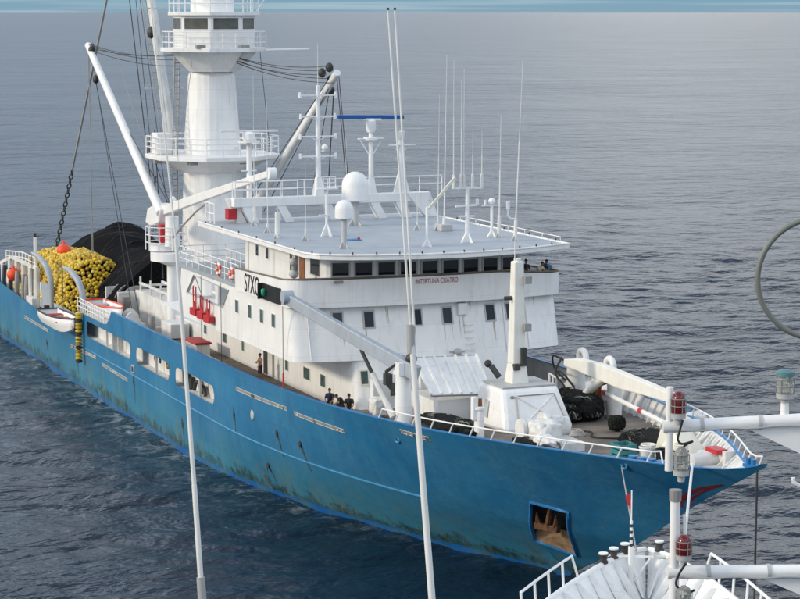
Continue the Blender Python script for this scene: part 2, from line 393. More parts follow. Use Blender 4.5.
def zstem(x): return float(np.interp(x, [20.0, 21.0, 24.2, 28.3, 34.0, 38.2, 39.6], [-2, 0, 1.5, 3.3, 6.6, 8.7, 9.4]))
def zdeck(x): return 5.8 if x < 2 else 5.8 + min(1, (x - 2) / 2) * 0.4 + max(0, x - 4) * 0.044

# ---------------------------------------------------------------- sea
def axis(lo, hi, step, far, glo, ghi):
    a = list(np.arange(lo, hi + 1e-6, step)); d = step; up = []; x = a[-1]
    while x < far: d *= ghi * (1 + 0.0016 * len(up) ** 0.5); x += d; up.append(x)
    d = step; dn = []; x = a[0]
    while x > -far: d *= glo * (1 + 0.0016 * len(dn) ** 0.5); x -= d; dn.append(x)
    return np.array(dn[::-1] + a + up)
def make_sea():
    ax = axis(-100, 66, 0.36, 90000, 1.02, 1.12); ay = axis(-46, 78, 0.40, 90000, 1.10, 1.02)
    X, Y = np.meshgrid(ax, ay, indexing='ij')
    sx = np.gradient(ax); sy = np.gradient(ay); sp = np.maximum(sx[:, None], sy[None, :])
    Z = np.zeros_like(X)
    for i in range(60):
        lam = 1.25 * (14 / 1.25) ** (rng.random())
        th = math.radians(162) + rng.normal() * 0.42
        k = 2 * math.pi / lam
        amp = 0.0037 * lam ** 0.80
        fade = np.clip((lam / sp - 2.4) / 2.5, 0, 1)
        if fade.max() <= 0: continue
        ph = k * (X * math.cos(th) + Y * math.sin(th)) + rng.random() * 6.28
        Z += amp * fade * (np.sin(ph) + 0.22 * np.sin(2 * ph + 0.6))
    nx, ny = X.shape
    hbw = np.array([hb(x, 0.0) if -80 < x < 21 else 0 for x in ax])
    d = np.abs(Y) - hbw[:, None]
    along = np.clip(np.interp(ax, [-110, -80, -50, -28, -5, 10, 22], [0.1, 0.4, 0.75, 0.9, 0.8, 0.25, 0.05]), 0, 1)
    wid = np.interp(ax, [-110, -80, -40, -10, 22], [5, 3.5, 3.0, 2.4, 0.9])
    foam = np.where(d > -1, np.exp(-np.maximum(d, 0) / wid[:, None]), 1) * along[:, None]
    foam[(ax < -112) | (ax > 24), :] = 0
    verts = np.stack([X, Y, Z], -1).reshape(-1, 3)
    I = np.arange(nx * ny).reshape(nx, ny)
    q = np.stack([I[:-1, :-1], I[1:, :-1], I[1:, 1:], I[:-1, 1:]], -1).reshape(-1, 4)
    me = bpy.data.meshes.new('sea')
    me.vertices.add(len(verts)); me.vertices.foreach_set('co', verts.ravel())
    me.loops.add(q.size); me.loops.foreach_set('vertex_index', q.ravel().astype(np.int32))
    me.polygons.add(len(q)); me.polygons.foreach_set('loop_start', np.arange(0, q.size, 4, dtype=np.int32))
    me.update(calc_edges=True)
    at = me.attributes.new('foam', 'FLOAT', 'POINT'); at.data.foreach_set('value', foam.ravel().astype(np.float32))
    me.shade_smooth(); me.materials.append(M['sea_water'])
    o = bpy.data.objects.new('sea', me); C.objects.link(o); o['kind'] = 'structure'
make_sea()

# ================================================================ the ship
ship = thing('fishing_ship', 'big blue-hulled tuna fishing ship with white superstructure and tall white tower', 'ship')

PK = [(23.65, 4.75), (25.65, 4.58), (23.15, 1.6), (21.22, 2.11)]
def inside(x, z, poly):
    c = False
    for (xa, za), (xb, zb) in zip(poly, poly[1:] + poly[:1]):
        if (za > z) != (zb > z) and x < (xb - xa) * (z - za) / (zb - za) + xa: c = not c
    return c
OPEN = [(-41.2, -29.0), (-27.4, -19.4), (-17.9, -9.6)]
def make_hull():
    lv = [-2, -0.6, 0.0, 0.45, 1.0, 1.7, 2.5, 3.4, 4.42, 5.62, 6.0, 6.4]
    st = set(np.round(np.concatenate([[-80.38, -80.3, -80.0, -79.5, -79.0, -78.4, -77.8, -77.2], np.arange(-76.6, 39.7, 1.1)]), 2)) | {a for o in OPEN for a in o} | set(SHX[4:10]) | {23.15, 25.2, 38.9, 39.3, 39.58}
    st = sorted(x for x in st if -80.4 <= x <= 39.6)
    st = [x for i, x in enumerate(st) if i == 0 or x - st[i - 1] > 0.04]
    b = MB()
    for side in (-1, 1):
        cols = []
        for x in st:
            zt = sheer(x); col = []
            zb = -2.0
            # raked stem: start the column where the stem profile reaches this x
            if x > xs(-2): zb = float(np.interp(x, [20.0, 21.0, 24.2, 28.3, 34.0, 38.2, 39.6], [-2, 0, 1.5, 3.3, 6.6, 8.7, 9.4]))
            tr = 6.4 if zb < -1.9 else max(6.4, zb + 0.6 * (zt - zb))
            zs = [zb + (z + 2) / 8.4 * (tr - zb) if zb > -1.9 else z for z in lv]
            zs = [min(z, zt - 0.002 * (len(lv) - i)) for i, z in enumerate(zs)]
            zs += [(zs[-1] + zt) / 2, zt]
            cols.append([(x, side * hb(x, z), z) for z in zs])
        n = len(cols[0]); vs = [p for c in cols for p in c]; fs = []
        extra = MB()
        for i in range(len(cols) - 1):
            xm = (cols[i][0][0] + cols[i + 1][0][0]) / 2
            for j in range(n - 1):
                if side < 0 and j == 8 and any(a < xm < e for a, e in OPEN): continue
                q = (i * n + j, (i + 1) * n + j, (i + 1) * n + j + 1, i * n + j + 1)
                if side < 0 and 20.4 < xm < 26.6 and cols[i][j + 1][2] > 1.0 and cols[i][j][2] < 5.4:
                    # fine tessellation around the anchor pocket, cells inside it left open
                    (xa, _, a0), (_, _, a1) = cols[i][j], cols[i][j + 1]; (xb, _, b0), (_, _, b1) = cols[i + 1][j], cols[i + 1][j + 1]; g = 10
                    G = {}
                    for u in range(g + 1):
                        for v in range(g + 1):
                            U, V = u / g, v / g; x = xa + (xb - xa) * U
                            z = (a0 * (1 - U) + b0 * U) * (1 - V) + (a1 * (1 - U) + b1 * U) * V
                            G[u, v] = len(extra.v); extra.v.append((x, -hb(x, z), z))
                    for u in range(g):
                        for v in range(g):
                            k = [G[u, v], G[u + 1, v], G[u + 1, v + 1], G[u, v + 1]]
                            cx = sum(extra.v[t][0] for t in k) / 4; cz = sum(extra.v[t][2] for t in k) / 4
                            if not inside(cx, cz, PK): extra.f.append(tuple(k))
                    continue
                fs.append(q if side < 0 else q[::-1])
        if side < 0: b.add(extra.v, extra.f)
        b.add(vs, fs)
    # rounded corners of the side openings
    for a, e in OPEN:
        for cx, sx in ((a, 1), (e, -1)):
            for cz, sz in ((4.42, 1), (5.62, -1)):
                r = 0.42; arc = [(cx + sx * r * (1 - math.sin(t)), cz + sz * r * (1 - math.cos(t))) for t in np.linspace(0, math.pi / 2, 6)]
                b.plate([(cx, -9.385, cz)] + [(x, -9.385, z) for x, z in arc], 0.02)
    # transom
    h = b.build('hull', 'hull_blue', ship, smooth=0.6, label='blue painted hull with green algae along the waterline')
    return h
hull = make_hull()

# rubbing strake, deck edge cap, inner bulwark, decks
b = MB(); b.path([(x, -hb(x, 3.4) - 0.02, 3.4) for x in np.arange(-44, 15.1, 1.0)], 0.055, 6); b.build('rubbing_strake', 'strake_blue', hull, smooth=1)
b = MB(); b.path([(x, hb(x, 3.4) + 0.02, 3.4) for x in np.arange(-44, 15.1, 1.0)], 0.055, 6); b.build('rubbing_strake', 'strake_blue', hull, smooth=1)
for side in (-1, 1):
    b = MB()
    xl = [x for x in np.arange(-33.8, 39.3, 0.9)] + [39.3]
    vs = []
    for x in xl:
        z = sheer(x); y = hb(x, z)
        vs += [(x, side * max(y + 0.03, 0), z + 0.0), (x, side * max(y + 0.03, 0), z + 0.05), (x, side * max(y - 0.2, 0), z + 0.05), (x, side * max(y - 0.2, 0), z + 0.0)]
    fs = []
    for i in range(len(xl) - 1):
        for j in range(4):
            q = (i * 4 + j, i * 4 + (j + 1) % 4, i * 4 + 4 + (j + 1) % 4, i * 4 + 4 + j); fs.append(q if side > 0 else q[::-1])
    b.add(vs, fs).build('gunwale', 'blue_paint', hull)
    b = MB(); vs = []; fs = []
    for x in xl:
        z = sheer(x); zd = max(zdeck(x) - 0.05, min(zstem(x) + 0.35, z - 0.05)); y1 = max(hb(x, z) - 0.11, 0.02); y0 = max(hb(x, zd) - 0.11, 0.02)
        vs += [(x, side * y1, z), (x, side * y0, zd)]
    for i in range(len(xl) - 1):
        q = (2 * i, 2 * i + 1, 2 * i + 3, 2 * i + 2); fs.append(q if side < 0 else q[::-1])
    b.add(vs, fs).build('bulwark_lining', 'white_worn', hull)
for x in np.arange(5, 36, 1.15):                  # bulwark frames
    for side in (-1, 1):
        z = sheer(x); zd = zdeck(x); y1 = hb(x, z) - (0.16 if x < 22 else 0.3); y0 = hb(x, zd) - (0.16 if x < 22 else 0.34)
        if y0 < 0.7: continue
        k = 0.38 if x > 24 else 0.2
        b = MB(); b.plate([(x, side * y1, z - 0.04), (x, side * y0, zd), (x, side * (y0 - k), zd), (x, side * (y1 - 0.12), z - 0.04)], 0.06)
        b.build('bulwark_frame', 'white_worn', hull)
def deck(name, m, xl, zf, inset, thick=0.06):
    b = MB(); vs = []; fs = []
    for x in xl:
        y = max(hb(x, zf(x)) - inset, 0.02); vs += [(x, -y, zf(x)), (x, y, zf(x))]
    for i in range(len(xl) - 1): fs.append((2 * i, 2 * i + 2, 2 * i + 3, 2 * i + 1))
    return b.add(vs, fs).build(name, m, hull)
deck('working_deck', 'grey_deck', [-80.2, -79.6, -79] + list(np.arange(-78, -29.9, 1.0)), lambda x: 3.9, 0.05)
deck('upper_deck', 'brown_deck', list(np.arange(-34.0, 26.1, 1.0)), zdeck, 0.06)
deck('forecastle_deck', 'bow_deck', list(np.arange(26.0, 35.1, 0.5)), zdeck, 0.06)
b = MB(); b.box(-34.15, -34.03, -9.3, 9.3, 3.9, 5.9); b.build('deck_bulkhead', 'white_worn', hull)
# gallery behind the side openings
b = MB(); b.box(-44.2, -8.6, -8.5, -8.35, 3.5, 5.72); b.box(-44.2, -8.6, -9.25, -8.35, 4.2, 4.28); b.box(-8.6, -8.5, -9.25, -7.6, 3.5, 5.72)
b.box(-44.3, -44.2, -9.25, -7.6, 3.95, 5.72); b.box(-44.2, -34.1, -9.2, -7.0, 5.74, 5.8)
b.build('side_gallery', 'white_worn', hull)
for x in (-36.6, -33.3, -23.6, -13.6):
    b = MB(); b.box(x - 0.06, x + 0.06, -9.1, -8.95, 4.28, 5.72); b.build('gallery_post', 'white_worn', hull)
b = MB()
for x in (-25.6, -24.4, -22.6): b.ring((x, -8.52, 5.0), 0.16, 0.05, (0, 1, 0), 14, 5); b.build('gallery_fittings', 'dark_metal', hull)
b = MB(); b.sphere((-21.7, -8.7, 5.0), 0.2); b.build('yellow_fitting', 'float_yellow', hull, smooth=1)
b = MB()
for x, z in ((-17.4, 4.9), (-16.5, 4.8)): b.tube((x, -8.7, 4.3), (x + 0.1, -8.7, z + 0.3), 0.2, 0.16, 9)
b.path([(-15.6, -8.8, 4.4), (-15.2, -8.8, 5.0), (-14.6, -8.8, 5.1), (-14.3, -8.8, 4.7), (-13.6, -8.8, 4.9), (-13.2, -8.8, 4.4)], 0.13, 7); b.build('gallery_hoses', 'dark_metal', hull, smooth=1)
b = MB(); b.sphere((-13.9, -8.8, 4.7), 0.36, 0.2, 0.34); b.build('gallery_winch', 'dark_metal', hull, smooth=1)
# freeing ports, small hull openings, discharge streaks
def slot(x0, x1, z0, z1, h=0.10):
    b = MB(); n = 10
    P = [(x0 + (x1 - x0) * i / n, z0 + (z1 - z0) * i / n) for i in range(n + 1)]
    vs = []
    for x, z in P: vs += [(x, -hb(x, z + h) - 0.012, z + h), (x, -hb(x, z - h) - 0.012, z - h)]
    b.add(vs, [(2 * i, 2 * i + 1, 2 * i + 3, 2 * i + 2) for i in range(n)])
    o = b.build('freeing_port', 'grey_metal', hull)
    f = MB()
    for s in (1, -1): f.path([(x, -hb(x, z + s * h) - 0.01, z + s * h) for x, z in P], 0.022, 5)
    f.build('port_edge', 'frame_grey', o)
    for i in range(n):
        if random.random() < 0.45: continue
        x = x0 + (x1 - x0) * (i + random.uniform(0.2, 0.8)) / n; z = z0 + (z1 - z0) * (x - x0) / (x1 - x0); y = hb(x, z); w_ = random.uniform(0.08, 0.3) * (x1 - x0) / 9
        f = MB(); f.box(x - w_, x + w_, -y - 0.022, -y + 0.03, z - random.uniform(0.04, 0.12), z + random.uniform(0.03, 0.12)); f.build('scupper_gap', random.choice(['pocket_rust2', 'dark_metal', 'frame_grey', 'frame_grey']), o)
for a in ((-62.4, -53.8, 3.15, 3.1), (-46.4, -38.6, 2.95, 3.15), (-37.0, -29.9, 2.9, 2.8), (-5.2, 3.4, 6.22, 6.4), (4.4, 10.4, 6.32, 6.3), (16.7, 19.1, 7.4, 7.37)): slot(*a)
for x, z, hh in ((-44.5, 2.3, 0.3), (-54.5, 2.1, 0.3), (-16.6, 2.1, 0.42), (-5.6, 4.6, 0.42), (1.3, 4.7, 0.4), (4.3, 4.6, 0.42), (-1.5, 2.2, 0.5), (-28.2, 3.0, 0.35)):
    y = hb(x, z); b = MB(); b.plate([(x - 0.2, -y - 0.012, z + hh), (x - 0.3, -y - 0.012, z - hh * 0.4), (x - 0.1, -y - 0.012, z - hh), (x + 0.1, -y - 0.012, z - hh * 0.2)], 0.012)
    dp_ = b.build('discharge_port', 'dark_metal', hull)
    L_ = random.uniform(0.9, 1.6); b = MB(); vs = []
    for i in range(7):
        t = i / 6; zz_ = z - hh * 0.6 - L_ * t; w_ = 0.13 * (1 - t) + 0.02; xx_ = x - 0.05 + 0.06 * math.sin(3 * t)
        vs += [(xx_ - w_, -hb(xx_ - w_, zz_) - 0.008, zz_), (xx_ + w_, -hb(xx_ + w_, zz_) - 0.008, zz_)]
    b.add(vs, [(2 * i, 2 * i + 1, 2 * i + 3, 2 * i + 2) for i in range(6)]); b.build('rust_streak', 'streak', dp_)
b = MB(); b.sphere((-2.4, -hb(-2.4, 5.05), 5.05), 0.28, 0.07, 0.33); b.build('hull_fitting', 'frame_grey', hull, smooth=1)
b = MB(); b.box(-28.6, -27.9, -9.44, -9.36, 3.6, 4.15); f = b.build('hull_hatch', 'frame_grey', hull); b = MB(); b.box(-28.45, -28.05, -9.46, -9.40, 3.68, 4.05); b.build('hatch_opening', 'pocket', f)
for x, z in ((32.0, 8.2), (15.9, 6.8)):
    b = MB(); y = -hb(x, z); b.ring((x, y - 0.01, z), 0.16, 0.055, (0.3, -1, -0.15), 16, 6); b.build('hawse_ring', 'strake_blue', hull, smooth=1)

# anchor pocket
def on_hull(x, z, out=0.0): return (x, -hb(x, z) - out, z)
pk = PK
b = MB(); P = []
for (xa, za), (xb, zb) in zip(pk, pk[1:] + pk[:1]):
    for i in range(6): t = i / 6; P.append((xa + (xb - xa) * t, za + (zb - za) * t))
b.path([on_hull(x, z, 0.0) for x, z in P], 0.10, 6, True); pf = b.build('anchor_pocket', 'blue_paint', hull, smooth=1)
mat('pocket_rust', (0.30, 0.20, 0.12), 0.8, var=0.5, vscale=2.2, stain=1.0, stcol=(0.42, 0.10, 0.015), stz=0.3)
b = MB(); n = len(P); bx = [Vector(on_hull(x, z, 0.02)) for x, z in P]; inn = [v + Vector((-0.45, 0.75, 0.1)) for v in bx]
for i in range(n):
    if P[i][1] > 1.9 or True:
        b.add([bx[i], bx[(i + 1) % n], inn[(i + 1) % n], inn[i]], [(0, 1, 2, 3)])
b.add(inn, [tuple(range(n))]).build('pocket_recess', 'pocket', pf)
ap = [Vector(on_hull(*p)) for p in ((21.75, 2.95), (24.25, 2.85), (23.12, 1.68), (21.3, 2.18))]
b = MB(); b.plate([ap[0] + Vector((-0.3, 0.55, 0.1)), ap[1] + Vector((-0.3, 0.55, 0.1)), ap[2], ap[3]], 0.03); b.build('pocket_apron', 'pocket_rust', pf)
b = MB(); cx, cz = 23.45, 3.3; dn = Vector((-0.42, 0, -0.55)).normalized()
O = Vector(on_hull(cx, cz, 0.12)); ax_ = (Vector(on_hull(cx + 0.9, cz, 0.1)) - Vector(on_hull(cx - 0.9, cz, 0.1))).normalized(); upv = Vector((0.35, -0.25, 1)).normalized()
b.bar(O - ax_ * 0.75, O + ax_ * 0.75, 0.34, 0.34); b.bar(O, O + upv * 1.15 + Vector((0, 0.25, 0)), 0.26, 0.3, 0.2, 0.22)
for s_ in (-1, 1): b.bar(O + ax_ * s_ * 0.55, O + ax_ * s_ * 0.62 + upv * 0.85, 0.36, 0.2, 0.08, 0.1)
b.build('anchor', 'anchor_rust', hull, bevel=0.05, label='rusty anchor stowed in its pocket on the bow')
# bow emblem: red swoosh oval on the flare
def stroke(pts, w):
    P = [Vector((x, 0, z)) for x, z in pts]; vs = []; n = len(P)
    for i, p in enumerate(P):
        d = (P[min(i + 1, n - 1)] - P[max(i - 1, 0)]).normalized(); nn = Vector((-d.z, 0, d.x)); k = w * (0.35 + 0.65 * math.sin(math.pi * (i + 0.5) / n))
        for s_ in (-1, 1):
            q = p + nn * k * s_; vs.append((q.x, -hb(q.x, q.z) - 0.02, q.z))
    return MB().add(vs, [(2 * i, 2 * i + 1, 2 * i + 3, 2 * i + 2) for i in range(n - 1)])
def dense(pts, k=6):
    o = []
    for a, c in zip(pts[:-1], pts[1:]): o += [(a[0] + (c[0] - a[0]) * i / k, a[1] + (c[1] - a[1]) * i / k) for i in range(k)]
    return o + [pts[-1]]
stroke(dense([(36.4, 7.95), (35.72, 7.75), (34.88, 7.48), (34.08, 7.13), (33.36, 6.71), (32.95, 6.4), (32.85, 6.24), (32.95, 6.12), (33.2, 6.2)]), 0.075).build('bow_emblem', 'emblem_red', hull, label='dark red oval emblem painted on the bow flare')
stroke(dense([(36.2, 7.85), (35.5, 7.6), (34.7, 7.25), (33.97, 6.85), (33.5, 6.55), (33.35, 6.4), (33.5, 6.42), (34.2, 6.8)]), 0.045).build('bow_emblem', 'emblem_red', hull)
# rails on the bow
for side in (-1, 1):
    x0, x1 = (14.8, 34.2) if side < 0 else (17.5, 38.6)
    xl = list(np.arange(x0, x1, 1.55)) + [x1]
    b = MB(); P = [Vector((x, side * (hb(x, sheer(x)) - 0.08), sheer(x) + 0.04)) for x in xl]
    T = [p + Vector((0.35, -side * 0.05, 0.52)) for p in P]
    if side < 0: T[-1] = P[-1] + Vector((-0.3, 0.05, 0.5))
    for a, c in zip(T[:-1], T[1:]): b.tube(a, c, 0.042, n=6)
    for a, c in zip(P, T): b.tube(a, c, 0.04, n=6)
    b.build('bow_rail', 'white_clean', hull, smooth=1)
b = MB(); P = [Vector((x, -9.3, 6.07)) for x in (-44.1, -42.5, -41, -39.5, -38, -36.4)]; b.rail(P, 1.0, 0.8, (0.35, 0.7, 1.0), 0.035); b.build('side_rail', 'white_clean', hull)

# ---------------------------------------------------------------- superstructure
def front(y, x0=2.55, x1=3.75, hw=8.7): return x1 - (x1 - x0) * (abs(y) / hw) ** 2.6
def fx(y, z): return front(y) + 0.35 + (9.0 - z) * 0.266
def house_poly(xa, hw, off=0.0, r=0.9, x0=2.55, x1=3.75):
    """counter-clockwise outline, gently bowed front with rounded corners"""
    P = [(xa, hw + off), (xa, -hw - off)]
    yc, xc = hw + off - r, front(hw - r, x0, x1) + off - r
    for t in np.linspace(-90, -15, 7): P.append((xc + r * math.cos(math.radians(t)), -yc + r * math.sin(math.radians(t))))
    for y in np.linspace(-hw + r + 0.4, hw - r - 0.4, 15): P.append((front(y, x0, x1) + off, y))
    for t in np.linspace(15, 90, 7): P.append((xc + r * math.cos(math.radians(t)), yc + r * math.sin(math.radians(t))))
    return P
sup = MB()
def lower_poly():
    P = [(-25.0, 5.2), (-25.0, -5.2)]; r = 0.6; xc = front(5.2) - r
    for t in np.linspace(-90, 0, 8): P.append((xc + r * math.cos(math.radians(t)), -5.2 + r + r * math.sin(math.radians(t))))
    for y in np.linspace(-4.45, 4.45, 11): P.append((front(y), y))
    for t in np.linspace(0, 90, 8): P.append((xc + r * math.cos(math.radians(t)), 5.2 - r + r * math.sin(math.radians(t))))
    return P
rake = lambda P, d: [(x + d * min(1.0, max(0.0, (x + 2.0) / 3.0)), y) for x, y in P]
sup.prism(rake(lower_poly(), 1.2), 5.75, 9.02, rake(lower_poly(), 0.34))
sup.prism(rake(house_poly(-8.0, 8.7), 0.35), 9.0, 12.2, rake(house_poly(-8.0, 8.7), -0.5))
sup.box(-19.0, -7.99, -6.2, 8.7, 9.001, 12.15)
superstructure = sup.build('superstructure', 'white', ship, smooth=0.5, label='white superstructure block with a bowed front')
# side wall of the stair gallery with a slanted opening
b = MB(); o = [(-17.3, 10.66), (-9.7, 10.62), (-8.45, 11.85), (-15.7, 12.0)]
W = [(-19.0, 8.97), (-7.98, 8.97), (-7.98, 12.3), (-18.6, 12.3)]
for i in range(4):
    j = (i + 1) % 4
    b.plate([(W[i][0], -8.62, W[i][1]), (W[j][0], -8.62, W[j][1]), (o[j][0], -8.62, o[j][1]), (o[i][0], -8.62, o[i][1])], 0.14)
b.build('gallery_wall', 'white', superstructure)
b = MB(); b.path([(x, -8.71, z) for x, z in o], 0.05, 6, True); b.build('opening_frame', 'frame_grey', superstructure)
b = MB(); b.box(-19.0, -8.0, -8.55, -6.2, 8.96, 9.02); b.box(-9.2, -9.1, -8.5, -6.25, 9.1, 12.1); b.build('gallery_floor', 'white', superstructure)
b = MB()
for i in range(7):
    x = -10.4 - i * 0.12; z = 10.2 + i * 0.28; b.box(x - 0.45 + 0.3, x + 0.45 + 0.3, -7.3, -6.45, z - 0.02, z + 0.03)
for y in (-7.33, -6.43): b.bar((-9.95, y, 9.9), (-10.9, y, 12.1), 0.05, 0.14)
b.build('stairway', 'grey_metal', superstructure)
b = MB(); b.prism([(x, y) for x, y in house_poly(-19.0, 8.72)], 12.16, 12.42); b.build('bridge_deck', 'grey_deck', superstructure)
# bridge wing bulwark
def wing(off, flip=False):
    return [p for p in house_poly(-6.7, 8.7, off)][1:-0 or None]
outer = house_poly(-6.7, 8.7, 0.16, 1.15)[1:] ; outer.append((-6.7, 8.86))
inner = house_poly(-6.7, 8.7, 0.06, 1.05)[1:]; inner.append((-6.7, 8.76))
def ztop(x, y=0.0): return float(np.interp(x, [-6.7, 0.5, 3.0], [13.4, 13.55, 13.78])) - float(np.interp(y, [4.5, 7.5], [0.0, 0.28]))
b = MB(); n = len(outer); vs = []
for (xo, yo), (xi, yi) in zip(outer, inner):
    zt = ztop(xo, yo); vs += [(xo, yo, 12.12), (xo, yo, zt), (xi, yi, zt), (xi, yi, 12.12)]
fs = []
for i in range(n - 1):
    for j in range(4): fs.append((4 * i + j, 4 * i + (j + 1) % 4, 4 * i + 4 + (j + 1) % 4, 4 * i + 4 + j)[::-1])
fs += [(0, 1, 2, 3), (4 * n - 1, 4 * n - 2, 4 * n - 3, 4 * n - 4)]
wingb = b.add(vs, fs).build('wing_bulwark', 'white', superstructure, smooth=0.6)
b = MB(); b.path([(x, y * 0.994, ztop(x, y) + 0.02) for x, y in outer], 0.075, 5); b.build('cap_rail', 'cap_brown', superstructure)
# windows of the superstructure
def window(name, c, ux, w, h, parent, glass='glass_dark', fr=0.07, frm='frame_grey', lean=0.0, proud=0.03):
    """c centre on the wall, ux horizontal unit vector along the wall (outward normal = ux x up)"""
    ux = Vector(ux).normalized(); nz = ux.cross(Vector((0, 0, 1))).normalized(); up = (Vector((0, 0, 1)) - nz * lean).normalized(); c = Vector(c)
    q = lambda u, v, d: c + ux * u + up * v + nz * d
    b = MB()
    for (u0, u1, v0, v1) in ((-w / 2 - fr, w / 2 + fr, h / 2, h / 2 + fr), (-w / 2 - fr, w / 2 + fr, -h / 2 - fr, -h / 2), (-w / 2 - fr, -w / 2, -h / 2, h / 2), (w / 2, w / 2 + fr, -h / 2, h / 2)):
        b.hexa([q(u0, v0, -0.05), q(u1, v0, -0.05), q(u1, v1, -0.05), q(u0, v1, -0.05)], [q(u0, v0, proud), q(u1, v0, proud), q(u1, v1, proud), q(u0, v1, proud)])
    o = b.build(name, frm, parent)
    b = MB(); b.add([q(-w / 2, -h / 2, 0.008), q(w / 2, -h / 2, 0.008), q(w / 2, h / 2, 0.008), q(-w / 2, h / 2, 0.008)], [(0, 1, 2, 3)])
    if parent.parent is ship: b.build('pane', glass, parent)
    else: b.build('pane', glass, o)
    return o
for x in (-6.85, -4.4, -2.2, -0.1): window('window', (x, -8.7, 11.03), (1, 0, 0), 0.62, 0.78, superstructure, 'glass_green', 0.06, 'white_clean')
for y in (-5.9, -4.05, -1.1, 0.85, 3.7, 5.1): window('window', (fx(y, 11.3) + 0.01, y, 11.3), (-0.02 * y, 1, 0), 0.56, 0.9, superstructure, 'glass_dark', 0.09, 'frame_grey', lean=0.26)
for y in (-5.0, -3.1): window('window', (fx(y, 8.05) + 0.06 if y < -4 else fx(y, 7.3), y + (0.40 if y < -4 else 0.0), 8.05 if y < -4 else 7.3), (0, 1, 0), 0.55, 0.75, superstructure, 'glass_green', 0.07, 'cream', lean=0.26)
for x, wd in ((-25.0, 0.6), (-20.1, 0.9), (-16.2, 0.45), (-7.6, 0.55), (-4.0, 1.1), (-1.2, 0.8)): window('window', (x + (0.6 if x < -24 else 0), -5.2, 7.05), (1, 0, 0), wd, 0.72, superstructure, 'glass_green', 0.06, 'white_clean')
b = MB(); b.box(-12.0, -10.9, -5.24, -5.19, 5.85, 7.75); b.build('doorway', 'dark_metal', superstructure)
b = MB(); b.box(-10.85, -10.0, -5.35, -5.22, 5.9, 7.75); b.build('door', 'white_worn', superstructure)
for y, z in ((-2.6, 9.15), (1.25, 9.2)):
    b = MB(); b.sphere((fx(y, z) + 0.14, y, z), 0.2, 0.24, 0.2); b.box(fx(y, z) - 0.02, fx(y, z) + 0.08, y - 0.5, y + 0.5, z - 0.04, z + 0.04); b.build('deck_light', 'frame_grey', superstructure, smooth=1)
for k in range(6):
    z = 8.9 + k * 0.36; b = MB(); b.path([(fx(2.1, z), 1.9, z), (fx(2.1, z) + 0.16, 1.9, z), (fx(2.1, z) + 0.16, 2.4, z), (fx(2.1, z), 2.4, z)], 0.025, 5); b.build('rung', 'white_clean', superstructure)
b = MB(); b.box(fx(1.9, 11.3) - 0.25, fx(1.9, 11.3) + 0.2, 1.5, 2.1, 11.3, 12.0); b.build('cable_box', 'white_clean', superstructure, bevel=0.04)
b = MB(); b.box(front(-3.8) - 0.02, front(-3.8) + 1.2, -4.4, -3.3, 6.0, 8.0); b.build('deck_locker', 'white', superstructure, bevel=0.05)
b = MB(); b.box(front(-0.5) - 0.02, front(-0.5) + 1.0, -1.4, 0.4, 7.0, 9.0); b.build('deck_locker', 'white', superstructure, bevel=0.05)
rr_ = random.Random(9)
for y, z in ((-5.9, 10.8), (-4.05, 10.8), (-1.1, 10.8), (0.85, 10.8), (3.7, 10.8), (5.1, 10.8), (-2.6, 9.0), (1.25, 9.05), (1.9, 11.2), (-7.2, 12.0), (6.8, 12.0), (2.2, 12.0), (-3.0, 12.0)):
    for k in range(rr_.choice((1, 2, 2))):
        yy = y + rr_.uniform(-0.3, 0.3); ln = rr_.uniform(0.4, 1.3); b = MB(); vs = []
        for i in range(6): t = i / 5; zz = z - ln * t; w_ = rr_.uniform(0.02, 0.05) * (1 - 0.8 * t); vs += [(fx(yy, zz) + 0.012, yy - w_, zz), (fx(yy, zz) + 0.012, yy + w_, zz)]
        b.add(vs, [(2 * i, 2 * i + 1, 2 * i + 3, 2 * i + 2) for i in range(5)]); b.build('rust_run', 'run', superstructure)
for y in (-7.6, 4.6, 6.2):
    b = MB(); b.path([(fx(y, z) + 0.05, y, z) for z in np.linspace(9.1, 12.1, 6)], 0.035, 6); b.build('cable_pipe', 'white_clean', superstructure, smooth=1)
# stays against the wall
for x in (-13.4, -9.3, 2.2):
    b = MB(); b.tube((x, -8.95, 6.0 if x < 0 else 7.0), (x, -8.95, 12.2), 0.022, n=4); b.build('stay_wire', 'wire', superstructure)
b = MB(); b.tube((2.2, -8.95, 7.1), (2.2, -8.95, 8.3), 0.05, n=6); b.build('turnbuckle', 'red', superstructure)
# sidelight screen, call sign, ship name
b = MB(); b.plate([(-1.35, -8.95, 12.2), (1.15, -8.96, 12.2), (2.0, -8.78, 12.2), (2.0, -8.78, 13.15), (1.15, -8.96, 13.15), (-1.35, -8.95, 13.15)], 0.05)
b.box(-1.4, -1.3, -9.25, -8.9, 12.2, 13.15); sc = b.build('sidelight_screen', 'black_paint', superstructure)
b = MB(); b.lathe([(0.1, -0.2), (0.14, -0.05), (0.14, 0.12), (0.08, 0.2)], (-0.7, -9.12, 12.68), 10); b.build('sidelight', 'green_lamp', superstructure, smooth=1)
text_mesh('S7XO', 'call_sign', 'black_paint', superstructure, (-4.85, -8.87, 12.22), (1, 0, 0), (0, 0, 1), 2.75, 1.13)
text_mesh('INTERTUNA\u00b7CUATRO', 'ship_name', 'text_red', superstructure, (front(0) + 0.155, -1.35, 13.3), (0.0, 1, 0), (0, 0, 1), 2.7, 0.30)
b = MB(); b.box(front(-5) + 0.14, front(-5) + 0.3, -6.35, -5.8, 13.55, 13.7); b.build('floodlight', 'grey_metal', superstructure)
b = MB(); b.path([(-18.9, -8.66, 12.4), (-18.9, -8.66, 13.5)], 0.04)
